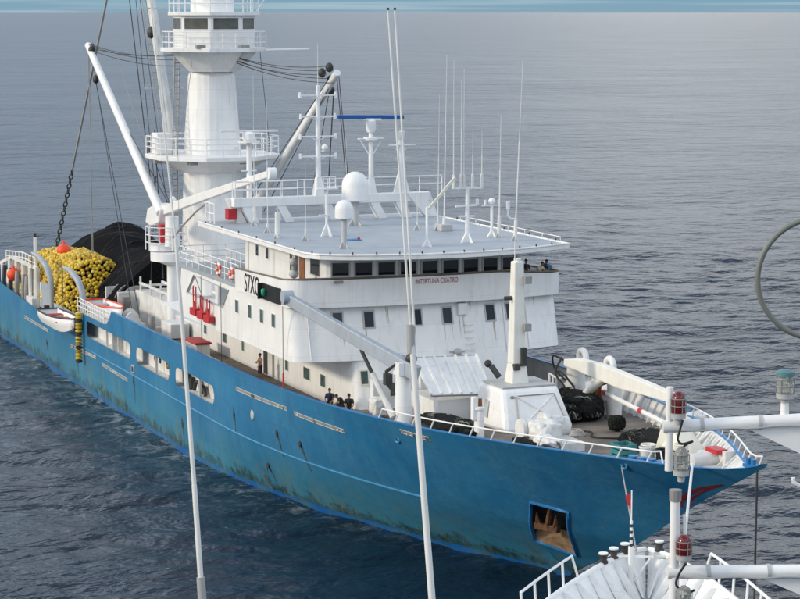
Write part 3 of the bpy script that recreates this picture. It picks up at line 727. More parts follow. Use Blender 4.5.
b = MB(); b.rail([(-18.9, -8.62, 12.42), (-6.75, -8.62, 12.42)], 1.15, 1.35, (0.33, 0.66, 1.0), 0.032); b.build('bridge_deck_rail', 'white_clean', superstructure)
b = MB(); b.rail([(-18.9, 8.6, 12.42), (-6.75, 8.6, 12.42)], 1.15, 1.35, (0.33, 0.66, 1.0), 0.032); b.rail([(-18.9, -8.6, 12.42), (-18.9, 8.6, 12.42)], 1.15, 1.5, (0.33, 0.66, 1.0), 0.032); b.build('bridge_deck_rail', 'white_clean', superstructure)
b = MB(); b.rail([(-16.5, -6.2, 12.42), (-12.6, -6.2, 12.42), (-12.6, -3, 12.42)], 1.1, 1.0, (0.5, 1.0), 0.032); b.build('inner_rail', 'white_clean', superstructure)
b = MB(); b.rail([(-14.5, -8.3, 5.85), (-8.2, -8.3, 5.85)], 1.0, 3.0, (1.0,), 0.035); b.build('walkway_rail', 'white_clean', superstructure)
# red raft cradle hung on the side wall
rk = MB()
for i, x in enumerate((-14.8, -13.3, -11.9)):
    z0 = 9.62 - i * 0.06
    rk.box(x - 0.5, x + 0.62, -9.15, -8.75, z0 - 0.12, z0 + 0.32)
    for dx in (-0.28, 0.28):
        rk.tube((x + dx, -8.95, z0 + 0.2), (x + dx, -8.95, z0 + (1.75 if i == 0 else 1.35)), 0.045, n=5)
    rk.tube((x - 0.28, -8.95, z0 + 1.2), (x + 0.28, -8.95, z0 + 1.2), 0.045, n=5)
    rk.plate([(x - 0.3, -8.97, z0 + 0.2), (x + 0.3, -8.97, z0 + 0.2), (x, -8.97, z0 + 0.75)], 0.08)
rk.build('raft_cradle', 'red', superstructure, label='red metal raft cradle on the starboard side wall')

# ---------------------------------------------------------------- wheelhouse and roof
def wf(y): return 3.05 - 0.75 * (abs(y) / 6.4) ** 2
P = [(-12.3, 6.3), (-12.3, -6.3), (1.7, -6.3), (2.15, -6.25)] + [(wf(y), y) for y in np.linspace(-5.95, 5.95, 13)] + [(2.15, 6.25), (1.7, 6.3)]
b = MB(); b.prism(P, 12.42, 15.12); wheel = b.build('wheelhouse', 'white', ship, smooth=0.5)
ys = [-6.0, -4.72, -3.4, -2.06, -0.72, 0.62, 1.9, 3.12, 4.28]; ys = [y + 0.62 for y in ys]
ys = np.linspace(-5.5, 5.3, 9)
for y in ys: window('window', (wf(y) + 0.04, y, 14.15 - 0.012 * y), (-0.0366 * y, 1, 0), 0.98, 0.74, wheel, 'glass_dark', 0.09, 'frame_grey', proud=0.05)
for x in (-9.9, -8.0): window('window', (x, -6.3, 14.1), (1, 0, 0), 0.5, 0.7, wheel, 'glass_dark', 0.07, 'white_clean')
for x in (-3.6, -2.6): window('window', (x, -6.3, 14.05), (1, 0, 0), 0.45, 1.1, wheel, 'glass_dark', 0.06, 'cream')
b = MB(); b.box(-2.1, -1.2, -6.36, -6.28, 12.5, 14.9); b.build('wheelhouse_door', 'wood', wheel, label='varnished brown wooden wheelhouse door')
window('window', (0.5, -6.3, 14.2), (1, 0, 0), 1.5, 1.0, wheel, 'glass_dark', 0.06, 'frame_grey')
b = MB(); b.tube((0.4, -7.6, 12.45), (0.4, -7.6, 13.6), 0.05); b.sphere((0.4, -7.6, 13.8), 0.3, 0.3, 0.26); b.tube((0.4, -7.6, 13.9), (0.6, -7.7, 14.5), 0.12); b.sphere((0.6, -7.7, 14.55), 0.25); b.build('searchlight', 'frame_grey', wheel, smooth=1)
b = MB(); b.tube((-3.0, -6.4, 12.45), (-3.0, -6.4, 15.1), 0.03, n=5); b.tube((-7.0, -7.9, 12.45), (-7.0, -7.9, 15.1), 0.05, n=6); b.build('roof_post', 'white_clean', wheel)

def roof_poly(off=0.0):
    P = [(-16.6 - off, 8.1 + off), (-16.6 - off, -8.1 - off), (3.6, -8.1 - off), (4.7 + off * 0.7, -7.6 - off * 0.7)]
    P += [(6.9 + off - 2.2 * (abs(y) / 8.1) ** 1.9, y) for y in np.linspace(-6.6, 7.4, 12)]
    P += [(5.0 + off, 8.1 + off)]
    return P
b = MB(); b.prism(roof_poly(), 15.1, 15.36); roof = b.build('roof', 'white', ship, smooth=0.5)
b = MB(); b.prism(roof_poly(-0.22), 15.3, 15.375); b.build('roof_deck', 'grey_deck', roof, label='flat pale grey painted roof above the wheelhouse')
b = MB(); R = roof_poly(); b.path([(x, y, 15.38) for x, y in R], 0.06, 6, True); b.build('roof_edge', 'white_clean', roof)
b = MB()
for (xa, ya), (xb, yb) in zip(R[1:], R[2:] + R[:1]):
    if math.hypot(xb - xa, yb - ya) < 0.9: continue
    k = max(1, int(math.hypot(xb - xa, yb - ya) / 3.2))
    for i in range(k):
        x = xa + (xb - xa) * (i + 0.5) / k; y = ya + (yb - ya) * (i + 0.5) / k; b.tube((x, y, 15.33), (x, y, 15.55), 0.045, n=6)
b.build('roof_stanchion', 'dark_metal', roof)
# port side hand line along the roof edge
b = MB(); b.path([(x, 7.8, 15.75) for x in np.arange(-10, 4.6, 2.4)], 0.03, 5)
for x in np.arange(-10, 4.6, 2.4): b.tube((x, 7.8, 15.38), (x, 7.8, 15.75), 0.025, n=4)
b.build('roof_rail', 'white_clean', roof)
b = MB(); b.box(-2.4, -1.6, -3.6, -2.5, 15.38, 15.42); b.build('roof_pad', 'blue_paint', roof)
b = MB(); b.sphere((-1.9, -2.6, 15.48), 0.09); b.build('roof_fitting', 'red', roof)

# raised antenna gantry on the roof
g = MB(); gx = -14.5
g.box(gx - 0.35, gx + 0.35, -6.4, 7.5, 16.45, 17.02)
gantry = g.build('antenna_gantry', 'white', ship, bevel=0.03)
for y in (-5.6, -3.2, 0.0, 3.4, 5.2):
    b = MB(); b.plate([(gx, y - 0.25, 16.46), (gx, y + 0.35, 16.46), (gx, y + 0.95, 15.36), (gx, y + 0.35, 15.36)], 0.6); b.build('gantry_leg', 'white', gantry)
b = MB(); b.plate([(gx, 6.4, 16.46), (gx, 7.5, 17.0), (gx, 9.0 - 0.95, 15.37), (gx, 7.1, 15.37)], 0.5); b.build('gantry_leg', 'white', gantry)
b = MB(); b.rail([(gx - 0.3, -6.3, 17.02), (gx - 0.3, 8.6, 17.02)], 1.05, 1.7, (0.5, 1.0), 0.032); b.rail([(gx + 0.3, -6.3, 17.02), (gx + 0.3, -2.0, 17.02)], 1.05, 1.0, (0.5, 1.0), 0.032); b.build('gantry_rail', 'white_clean', gantry)
# mast with four yards
def mast_foot(b, x, y, z, r=0.45, h=0.7):
    for a in range(4):
        t = a * math.pi / 2 + 0.4; b.plate([(x, y, z), (x + r * math.cos(t), y + r * math.sin(t), z), (x, y, z + h)], 0.05)
m1 = MB(); m1.tube((gx, -0.45, 17.0), (gx, -0.45, 24.25), 0.2, 0.13, 10)
m1.bar((gx, -0.45, 17.0), (gx, -0.45, 18.2), 0.7, 0.7, 0.35, 0.35)
mast1 = m1.build('signal_mast', 'white_clean', ship, smooth=0.7)
for z, hw_ in ((23.6, 1.25), (22.2, 1.2), (20.9, 1.25), (19.6, 1.25)):
    b = MB(); b.bar((gx, -0.45 - hw_, z), (gx, -0.45 + hw_, z), 0.1, 0.1)
    for s in (-1, 1): b.tube((gx, -0.45 + s * hw_, z - 0.16), (gx, -0.45 + s * hw_, z + 0.2), 0.1, 0.08, 7); b.tube((gx, -0.45, z - 0.3), (gx, -0.45 + s * 0.6, z), 0.03, n=4)
    b.build('yard', 'white_clean', mast1, smooth=0.7)
b = MB(); b.tube((gx, -0.45, 24.2), (gx, -0.45, 27.0), 0.02, 0.012, 5); b.build('whip', 'fibreglass', mast1)
b = MB(); b.sphere((gx + 0.3, -0.1, 20.2), 0.22); b.tube((gx + 0.3, -0.1, 20.0), (gx, -0.3, 19.9), 0.06); b.build('floodlight', 'white_clean', mast1, smooth=1)
# radar mast with blue scanner
m2 = MB(); m2.tube((gx, 3.3, 17.0), (gx, 3.3, 21.2), 0.19, 0.15, 10); m2.bar((gx, 3.3, 17.0), (gx, 3.3, 18.0), 0.6, 0.6, 0.34, 0.34)
m2.tube((gx, 3.3, 20.6), (gx, 3.3, 20.75), 0.5, 0.5, 12)
for s in (-1, 1): m2.tube((gx, 3.3, 19.4), (gx, 3.3 + s * 0.8, 20.65), 0.04, n=5)
m2.bar((gx, 2.4, 20.67), (gx, 4.2, 20.67), 0.3, 0.06)
mast2 = m2.build('radar_mast', 'white_clean', ship, smooth=0.7)
b = MB(); b.lathe([(0.26, 0), (0.34, 0.2), (0.34, 0.75), (0.2, 0.9)], (gx, 3.3, 21.1), 14); b.build('radar_gearbox', 'white_clean', mast2, smooth=0.7)
b = MB(); b.bar((gx, 0.95, 22.15), (gx, 5.65, 22.05), 0.22, 0.26); b.build('radar_scanner', 'blue_radar', mast2, bevel=0.04, label='long blue radar scanner bar')
b = MB(); b.bar((gx, 2.9, 21.96), (gx, 4.0, 21.94), 0.3, 0.12); b.build('scanner_bracket', 'white_clean', mast2)
m3 = MB(); m3.tube((gx, 5.45, 17.0), (gx, 5.45, 20.9), 0.22, 0.16, 10)
m3.plate([(gx, 4.9, 17.0), (gx, 6.1, 17.0), (gx, 5.6, 18.7), (gx, 5.35, 18.7)], 0.12); m3.bar((gx, 4.6, 20.2), (gx, 6.5, 20.2), 0.35, 0.07)
for z in (18.6, 19.3, 19.9): m3.bar((gx, 5.05, z), (gx, 5.85, z), 0.05, 0.05)
mast3 = m3.build('radar_mast', 'white_clean', ship, smooth=0.7)
b = MB(); b.lathe([(0.2, 0), (0.28, 0.15), (0.28, 0.5), (0.1, 0.6)], (gx, 5.45, 20.6), 12); b.build('radar_gearbox', 'white_clean', mast3, smooth=0.7)
b = MB(); b.bar((gx, 3.95, 21.25), (gx, 7.2, 21.2), 0.14, 0.14); b.build('radar_scanner', 'frame_grey', mast3, bevel=0.03)
b = MB(); b.plate([(gx + 0.4, 5.7, 17.0), (gx + 0.4, 6.9, 17.0), (gx + 0.4, 8.0, 15.38), (gx + 0.4, 7.1, 15.38)], 0.1); b.build('mast_brace', 'white', mast3)
# starboard radar mast
m4 = MB(); m4.tube((-15.5, -4.9, 15.36), (-15.5, -4.9, 20.6), 0.2, 0.17, 10); m4.tube((-15.5, -4.9, 20.55), (-15.5, -4.9, 20.65), 0.75, 0.75, 14)
m4.bar((-15.5, -5.4, 18.7), (-15.5, -4.4, 18.7), 0.2, 0.06); mast_foot(m4, -15.5, -4.9, 15.36, 0.8, 1.0)
mast4 = m4.build('radar_mast', 'white_clean', ship, smooth=0.7)
b = MB(); b.lathe([(0.3, 0), (0.42, 0.12), (0.42, 0.5), (0.2, 0.6)], (-15.5, -4.9, 20.65), 14); b.build('radar_gearbox', 'white_clean', mast4, smooth=0.7)
b = MB(); b.bar((-15.5, -6.85, 21.33), (-15.5, -2.9, 21.28), 0.16, 0.13); b.build('radar_scanner', 'white_clean', mast4, bevel=0.03)
# red lockers under slanted white brackets
b = MB(); b.plate([(-15.0, -6.7, 16.95), (-15.0, -6.1, 16.95), (-15.0, -5.35, 15.37), (-15.0, -6.0, 15.37)], 0.5); b.build('mast_bracket', 'white', roof)
b = MB(); b.box(-15.3, -14.6, -6.65, -6.05, 15.6, 16.3); b.build('red_locker', 'red', roof); b = MB(); b.box(-15.9, -15.2, -5.75, -5.05, 15.7, 16.45); b.build('red_locker', 'red', roof)
# satellite domes
for x, y, r, zb, zt in ((-10.3, 0.5, 0.86, 16.95, 18.85), (2.1, -5.1, 0.53, 17.1, 18.2)):
    b = MB(); h = zt - zb; rr = r
    b.lathe([(rr * 0.86, 0), (rr, 0.06), (rr, h - rr)] + [(rr * math.cos(t), h - rr + rr * math.sin(t)) for t in np.linspace(0.2, math.pi / 2, 7)], (x, y, zb), 20)
    d = b.build('satellite_dome', 'white_clean', ship, smooth=0.7, label=('large' if r > 0.7 else 'small') + ' white satellite dome on a post')
    b = MB(); b.tube((x, y, 15.37), (x, y, zb), r * 0.32, n=10); mast_foot(b, x, y, 15.37, r * 0.75, 0.7); b.build('dome_post', 'frame_grey', d, smooth=0.7)
b = MB(); b.box(-9.50, -9.44, 0.2 - 0.15, 0.2 + 0.75, 17.5, 17.56)
# aerial tree
t1 = MB(); t1.tube((1.9, 2.85, 15.37), (1.9, 2.85, 18.7), 0.14, 0.11, 8); mast_foot(t1, 1.9, 2.85, 15.37, 0.5, 0.8)
t1.bar((1.9, 1.9, 18.65), (1.9, 3.85, 18.62), 0.14, 0.12)
t1.bar((1.9, 2.1, 17.55), (1.9, 3.5, 17.6), 0.1, 0.1); t1.tube((1.9, 3.5, 17.6), (1.9, 3.5, 17.95), 0.1); t1.bar((1.9, 2.3, 16.95), (1.9, 3.3, 16.95), 0.1, 0.08)
tree = t1.build('aerial_mast', 'white_clean', ship, smooth=0.7)
for y, zt, zb in ((1.95, 26.2, 18.7), (2.45, 25.0, 18.7), (2.62, 25.7, 18.7), (3.2, 22.2, 18.7), (3.8, 22.05, 18.7)):
    b = MB(); b.tube((1.9, y, zb - 0.1), (1.9, y, zb + 0.75), 0.10, 0.08, 7); b.tube((1.9, y, zb + 0.7), (1.9, y, zb + (zt - zb) * 0.55), 0.035, 0.03, 6); b.tube((1.9, y, zb + (zt - zb) * 0.55), (1.9, y, zt), 0.018, 0.01, 5)
    b.build('whip', 'fibreglass', tree, smooth=0.7)
def whip(x, y, zb, zt, dx=0.0, dy=0.0, r=0.05, base=0.8):
    b = MB(); k = 0.55; p = lambda t: (x + dx * t, y + dy * t, zb + (zt - zb) * t)
    b.tube(p(0), p(base / (zt - zb)), r * 2.4, r * 2.2, 8); b.tube(p(base / (zt - zb)), p(k), r, r * 0.8, 6); b.tube(p(k), p(1), r * 0.45, r * 0.25, 5)
    o = b.build('whip_antenna', 'fibreglass', ship, smooth=0.7)
    b = MB(); mast_foot(b, x, y, zb, 0.34, 0.45); b.build('antenna_foot', 'frame_grey', o)
    return o
whip(-5.0, 4.4, 15.37, 26.4, 0, 0.17); whip(-5.3, 4.1, 15.37, 23.9, 0, 0.1, 0.03); whip(0.0, 5.85, 15.37, 22.8, 0, 0.09, 0.05, 1.3); whip(2.0, 5.97, 15.37, 26.2, 0, 0.44, 0.05, 1.3)
whip(-8.2, -6.2, 15.37, 23.5, 0, 0, 0.035, 0.6); whip(-12.5, -5.6, 15.37, 25.0, 0, 0, 0.03, 0.6); whip(-4.7, -6.8, 15.37, 17.6, 0, 0, 0.07, 1.6); whip(-3.0, -5.6, 15.37, 21.0, 0, 0, 0.03, 0.7); whip(-12.9, 0.9, 17.0, 20.8, 0, 0, 0.025, 0.5); whip(-6, 3.0, 15.37, 18.0, 0, 0, 0.025, 0.5)
b = MB(); b.tube((-0.4, 5.55, 15.37), (-0.4, 5.55, 17.4), 0.09, n=7); mast_foot(b, -0.4, 5.55, 15.37, 0.4, 0.5); b.sphere((-0.4, 5.55, 17.55), 0.22); b.bar((-0.4, 4.9, 17.3), (-0.4, 6.2, 17.3), 0.06, 0.05); b.tube((-0.4, 5.1, 17.3), (-0.4, 5.1, 17.65), 0.07); b.tube((-0.4, 6.0, 17.3), (-0.4, 6.0, 17.65), 0.07); b.build('gps_post', 'white_clean', ship, smooth=0.7)
b = MB(); b.tube((3.0, -0.24, 15.37), (3.0, -0.24, 17.7), 0.08, n=7); mast_foot(b, 3.0, -0.24, 15.37, 0.4, 0.5); dp = b.build('derrick_post', 'white_clean', ship, smooth=0.7)
b = MB(); b.bar((2.9, -0.1, 17.55), (2.9, 1.6, 19.35), 0.1, 0.16); b.build('spar', 'cream', dp)
b = MB(); b.tube((-4.7, -3.6, 15.37), (-4.7, -3.6, 18.3), 0.08, n=7); mast_foot(b, -4.7, -3.6, 15.37, 0.5, 0.9); b.rail([(-4.7, -4.2, 18.3), (-4.7, -3.0, 18.3)], 0.7, 0.4, (0.5, 1.0), 0.03); b.bar((-4.7, -4.3, 18.3), (-4.7, -2.9, 18.3), 0.5, 0.06); b.bar((-4.7, -4.1, 16.7), (-4.7, -3.4, 16.7), 0.08, 0.05); b.build('lookout_post', 'white_clean', ship, smooth=0.7)
b = MB(); b.path([(2.2, 5.4, 17.5), (2.2, 5.4, 16.9), (2.2, 5.6, 16.7), (2.1, 5.95, 16.7)], 0.07, 6); b.tube((2.2, 5.4, 17.3), (2.2, 5.4, 17.75), 0.12); b.build('vent_pipe', 'white_clean', ship, smooth=0.7)
b = MB(); b.box(-5.6, -4.5, 4.0, 4.8, 15.37, 15.8); b.build('roof_box', 'frame_grey', roof, bevel=0.05)
b = MB(); b.rail([(-16.3, -7.6, 15.37), (-14.6, -7.6, 15.37)], 1.3, 0.8, (0.5, 1.0), 0.04); b.build('roof_gate', 'white_clean', roof)

# ---------------------------------------------------------------- tower
TX = -38.6; OC = math.pi / 8
def octa(ap, cx=TX, cy=0.0): r = ap / math.cos(OC); return [(cx + r * math.cos(OC + i * math.pi / 4), cy + r * math.sin(OC + i * math.pi / 4)) for i in range(8)]
b = MB()
b.lathe([(2.45 / math.cos(OC), 3.9), (2.3 / math.cos(OC), 12.0), (2.12 / math.cos(OC), 18.2), (1.72 / math.cos(OC), 24.6)], (TX, 0, 0), 8, ang=OC)
tower = b.build('tower', 'white', ship, bevel=0.45, label='tall white octagonal lookout tower behind the bridge')
b = MB(); ca = TX + 0.75
b.lathe([(1.7 / math.cos(OC), 24.55), (3.05 / math.cos(OC), 26.05)], (ca - 0.2, 0, 0), 8, ang=OC); b.build('tower_flare', 'white', tower)
b = MB(); b.prism(octa(3.75, ca), 26.05, 26.35); b.bar((ca + 3, 3.0, 26.2), (ca + 3.4, 6.3, 26.25), 0.9, 0.12); tp = b.build('tower_platform', 'white', tower, bevel=0.03)
b = MB(); b.rail([(x, y, 26.35) for x, y in octa(3.6, ca)], 1.2, 1.0, (0.33, 0.66, 1.0), 0.032, True); b.build('tower_rail', 'white_clean', tower)
b = MB(); b.prism(octa(2.85, ca), 26.35, 28.75); b.build('tower_cabin', 'white_clean', tower, bevel=0.03)
b = MB(); b.prism(octa(3.2, ca), 28.75, 29.02); b.build('cabin_roof', 'white', tower, bevel=0.03)
for i in range(8):
    t = i * math.pi / 4; nx, ny = math.cos(t), math.sin(t)
    window('cabin_window', (ca + 2.86 * nx, 2.86 * ny, 28.15), (-ny, nx, 0), 1.95, 0.82, tower, 'glass_tower', 0.08, 'white_clean')
b = MB(); b.tube((ca - 0.4, 0, 29.0), (ca - 0.4, 0, 32.5), 1.65, 1.6, 20); b.build('tower_top_drum', 'white', tower, smooth=0.7)
b = MB(); b.rail([(x, y, 29.02) for x, y in octa(3.1, ca)], 1.25, 1.2, (0.5, 1.0), 0.035, True); b.build('tower_rail', 'white_clean', tower)
b = MB(); b.bar((ca + 2.8, 2.4, 29.05), (ca + 3.2, 3.4, 30.6), 0.06, 0.06); b.build('aerial_bracket', 'white_clean', tower)
# mid platform
b = MB(); b.prism(octa(4.75), 18.0, 18.32, None); b.lathe([(2.15 / math.cos(OC), 16.9), (4.3 / math.cos(OC), 18.0)], (TX, 0, 0), 8, ang=OC); b.build('mid_platform', 'white', tower, bevel=0.03)
b = MB(); b.rail([(x, y, 18.32) for x, y in octa(4.65)], 1.35, 1.2, (0.4, 0.7, 1.0), 0.035, True); b.build('platform_rail', 'white_clean', tower)
b = MB(); b.box(TX - 2, TX - 0.5, -4.2, -3.0, 18.33, 19.9); b.build('platform_box', 'white_clean', tower, bevel=0.05)
b = MB(); b.box(TX - 3.2, TX - 2.4, -4.1, -3.3, 18.33, 19.1); b.build('platform_machinery', 'dark_metal', tower)
for (nx, ny, yy) in ((3.3, -2.6, 0), (3.6, 1.2, 0), (0.6, -4.5, 0)):
    b = MB(); b.box(TX + nx - 0.3, TX + nx + 0.3, ny - 0.3, ny + 0.3, 17.72, 18.0); b.build('floodlight', 'grey_metal', tower)
for ang in (-0.6, 0.35):
    b = MB(); b.box(ca + 3.6 * math.cos(ang) - 0.25, ca + 3.6 * math.cos(ang) + 0.25, 3.6 * math.sin(ang) - 0.35, 3.6 * math.sin(ang) + 0.35, 26.35, 26.6); b.build('floodlight', 'grey_metal', tower)
# ladders
def ladder(p0, p1, w=0.55, side=(1, 0, 0), step=0.45, r=0.04):
    p0, p1 = Vector(p0), Vector(p1); s_ = Vector(side).normalized() * w / 2; b = MB()
    b.tube(p0 - s_, p1 - s_, r, n=5); b.tube(p0 + s_, p1 + s_, r, n=5); k = int((p1 - p0).length / step)
    for i in range(1, k): q = p0.lerp(p1, i / k); b.tube(q - s_, q + s_, r * 0.8, n=4)
    return b
ladder((TX - 1.2, -2.75, 7.0), (TX - 1.2, -2.6, 18.2), 0.95, (0.6, -0.5, 0), r=0.06).build('ladder', 'grey_metal', tower)
ladder((TX + 0.4, -3.1, 18.3), (TX - 1.2, -2.3, 26.1), 0.95, (0.6, -0.5, 0), r=0.06).build('ladder', 'grey_metal', tower)
# main boom standing beside the tower
b = MB(); b.tube((-44.4, -1.2, 17.0), (-51.2, -1.2, 31.5), 0.42, 0.36, 12); mb_ = b.build('main_boom', 'white_worn', ship, smooth=0.7)
b = MB(); b.tube((-43.4, -1.9, 17.0), (-48.6, -1.9, 31.5), 0.14, 0.14, 8); b.build('boom_pipe', 'white_worn', mb_, smooth=0.7)
ladder((-44.6, -1.75, 17.0), (-51.4, -1.75, 31.5), 0.4, (0.3, -0.8, 0), 0.6, 0.03).build('boom_ladder', 'grey_metal', mb_)
b = MB(); b.sphere((-48.2, -1.9, 27.4), 0.5, 0.3, 0.5, 10, 6); b.build('boom_block', 'dark_metal', mb_)
b = MB(); b.bar((-47.6, -2.6, 23.0), (-47.6, 0.6, 23.0), 0.1, 0.08); b.bar((-48.6, -2.8, 29.3), (-48.6, 0.6, 29.3), 0.14, 0.12); b.build('boom_crosspiece', 'white_worn', mb_)

# ---------------------------------------------------------------- aft derrick post with two booms
col = MB(); CX = -32.8
col.tube((CX, -5, 3.9), (CX, -5, 11.0), 0.48, 0.42, 14); col.tube((CX, -5, 12.0), (CX, -5, 14.2), 0.55, 0.5, 14)
col.lathe([(0.45, 10.6), (1.15, 10.9), (1.15, 11.0)], (CX, -5, 0), 14)
post = col.build('derrick_column', 'white', ship, smooth=0.6)
b = MB(); b.tube((CX - 0.3, -5, 10.95), (CX - 0.3, -5, 11.55), 1.55, 1.55, 18); b.tube((CX - 1.2, -5.3, 11.6), (CX - 1.2, -5.3, 12.0), 1.1, 1.1, 16); b.build('column_platform', 'white', post, smooth=0.5)
b = MB(); b.rail([(CX - 0.9 + 1.5 * math.cos(t), -5.2 + 1.5 * math.sin(t), 11.7) for t in np.linspace(0, 2 * math.pi, 11)[:-1]], 1.7, 0.7, (0.33, 0.66, 1.0), 0.035, True); b.build('column_rail', 'white_clean', post)
b = MB(); b.box(CX - 1.6, CX - 0.9, -5.6, -5.0, 12.2, 13.5); b.build('valve_block', 'red', post)
b = MB(); b.tube((CX - 1.8, -5.3, 14.3), (-56.05, -5, 26.3), 0.36, 0.27, 12); bm = b.build('derrick_boom', 'white', ship, smooth=0.7)
b = MB(); b.plate([(-38.2, -5, 13.3), (-37.6, -5, 14.4), (-35.2, -5, 15.0), (-34.2, -5, 14.6), (-34.6, -5, 13.6), (-36.8, -5, 13.1)], 1.0); b.build('boom_heel', 'white', bm, bevel=0.1)
for p in ((-55.0, -5, 25.9), (-53.0, -5.2, 23.6), (-56.2, -4.6, 26.1)): b = MB(); b.sphere(p, 0.36, 0.25, 0.36); b.build('boom_block', 'dark_metal', bm, smooth=1)
b = MB(); b.bar((-36.8, -5, 14.1), (-10.9, -5, 18.85), 0.45, 0.75, 0.32, 0.42); kb = b.build('service_boom', 'white', ship, bevel=0.05)
b = MB(); b.tube((-10.8, -5.25, 18.85), (-10.8, -4.75, 18.85), 0.38, 0.38, 16); b.build('boom_end', 'white_clean', kb, smooth=0.7)
b = MB(); b.sphere((-32.5, -5, 15.35), 0.35, 0.25, 0.35); b.build('boom_sheave', 'white_clean', kb, smooth=0.7)
b = MB(); b.path([(CX + 0.2, -5, 12.6), (CX + 2.5, -5.1, 13.6), (CX + 6.0, -5, 15.1), (CX + 8.5, -5, 15.9)], 0.07, 7); b.build('lift_cylinder', 'grey_metal', kb, smooth=0.7)
# port derrick
b = MB(); b.tube((-43.0, 5, 13.9), (-25.1, 5, 24.75), 0.34, 0.26, 12); pd = b.build('port_derrick_boom', 'white', ship, smooth=0.7)
b = MB(); b.tube((-43, 5, 3.9), (-43, 5, 14.5), 0.5, 0.45, 12); b.build('port_derrick_column', 'white', pd, smooth=0.7)
for p in ((-25.6, 4.6, 25.1), (-26.4, 5.0, 24.2), (-26.3, 4.3, 24.7), (-27.4, 5.4, 23.4)): b = MB(); b.sphere(p, 0.35, 0.3, 0.35, 8, 6); b.build('boom_block', 'dark_metal', pd, smooth=1)
# rigging
def wire(pts, r=0.03, m='wire', sag=0.0, name='rigging_wire'):
    a, c = Vector(pts[0]), Vector(pts[-1])
    if len(pts) == 2 and sag > 0: pts = [a.lerp(c, t) - Vector((0, 0, sag * 4 * t * (1 - t))) for t in np.linspace(0, 1, 9)]
    b = MB(); b.path(pts, r, 4); return b.build(name, m, ship)
for dz, e in ((0.1, (TX - 3.4, -1.6, 25.7)), (0, (TX - 3.2, -1.4, 25.4)), (-0.2, (TX - 3.2, -1.2, 25.9)), (-0.35, (TX - 2.6, -1.4, 24.9))): wire([(-55.6, -5, 26.3 + dz), e], 0.035, sag=0.4)
for y, z in ((4.6, 25.2), (5.0, 24.9), (4.4, 24.6), (5.2, 24.3), (4.9, 24.0)): wire([(-25.6, y, z), (TX + 2.6, 1.0 + (y - 4.6) * 0.6, 25.7 - (25.2 - z) * 0.4)], 0.035, sag=0.35)
wire([(-56.0, -5, 26.0), (-56.0, -4.9, 6.5)], 0.035, 'rope_grey'); wire([(-55.7, -5, 26.0), (-55.7, -5.1, 6.5)], 0.03, 'rope_grey')
wire([(-53.5, -5, 24.2), (-33.5, -5, 15.0)], 0.03); wire([(-54.2, -5, 24.4), (-40.5, -6, 6.4)], 0.03); wire([(-53.0, -5.2, 23.4), (-36.5, -6.5, 6.2)], 0.035); wire([(-55, -5, 25.5), (-36.8, -5, 14.3)], 0.03)
for x in (-25.4, -25.0): wire([(x, 5.1, 24.4), (x + 1.2, 5.3, 17.2)], 0.035)
wire([(-27.0, 5.2, 23.8), (-29.5, 4.8, 16.5)], 0.035); wire([(-26.2, 5.0, 24.0), (-36, 3.2, 14.0)], 0.035); wire([(-26.4, 4.8, 24.2), (-37, 2.6, 15.0)], 0.03); wire([(-26.8, 5.4, 23.6), (-27.4, 5.2, 17.0)], 0.05)
for x0, x1, r in ((-52.6, -42.4, 0.045), (-50.6, -41.6, 0.03), (-49.6, -38.5, 0.03)): wire([(x0, -2.6, 32.0), (x1, -3.4, 12.2)], r)
wire([(-42.5, -3.4, 20.0), (-38.0, -4.2, 9.0)], 0.04); wire([(-41.5, -3.6, 16.5), (-48.5, -3.0, 7.5)], 0.03); wire([(-41.3, -3.7, 16.5), (-45.0, -3.2, 7.4)], 0.03); wire([(-41.3, -3.7, 17.5), (-35.5, -2.0, 8.0)], 0.03)
wire([(TX + 2.2, -2.2, 25.4), (TX + 2.0, -3.2, 18.4)], 0.025, 'rope_grey'); wire([(TX + 3.2, 2.8, 26.0), (TX + 3.0, 3.6, 18.6)], 0.025); wire([(TX - 4.6, -4.0, 18.8), (-50.5, -4.0, 25.0)], 0.02, 'rope_grey')
wire([(-24.5, -7.0, 23.5), (-24.5, -7.0, 14.0)], 0.02, 'rope_grey')
# hauling line and chain from the power block down to the net
wire([(-50.0, -4.4, 32.5), (-62.5, -4.9, 15.6)], 0.10, 'rope_grey', name='hauling_rope')
b = MB(); a, c = Vector((-62.5, -4.9, 15.6)), Vector((-67.5, -5.2, 8.5))
for i in range(17):
    p = a.lerp(c, (i + 0.5) / 17); d = (c - a).normalized(); s_ = Vector((0, 1, 0)) if i % 2 else d.cross(Vector((0, 1, 0))).normalized()
    b.path([p + d * (0.3 * math.cos(t)) + s_ * (0.17 * math.sin(t)) for t in np.linspace(0, 2 * math.pi, 9)[:-1]], 0.06, 5, True)
b.build('hauling_chain', 'dark_metal', ship)

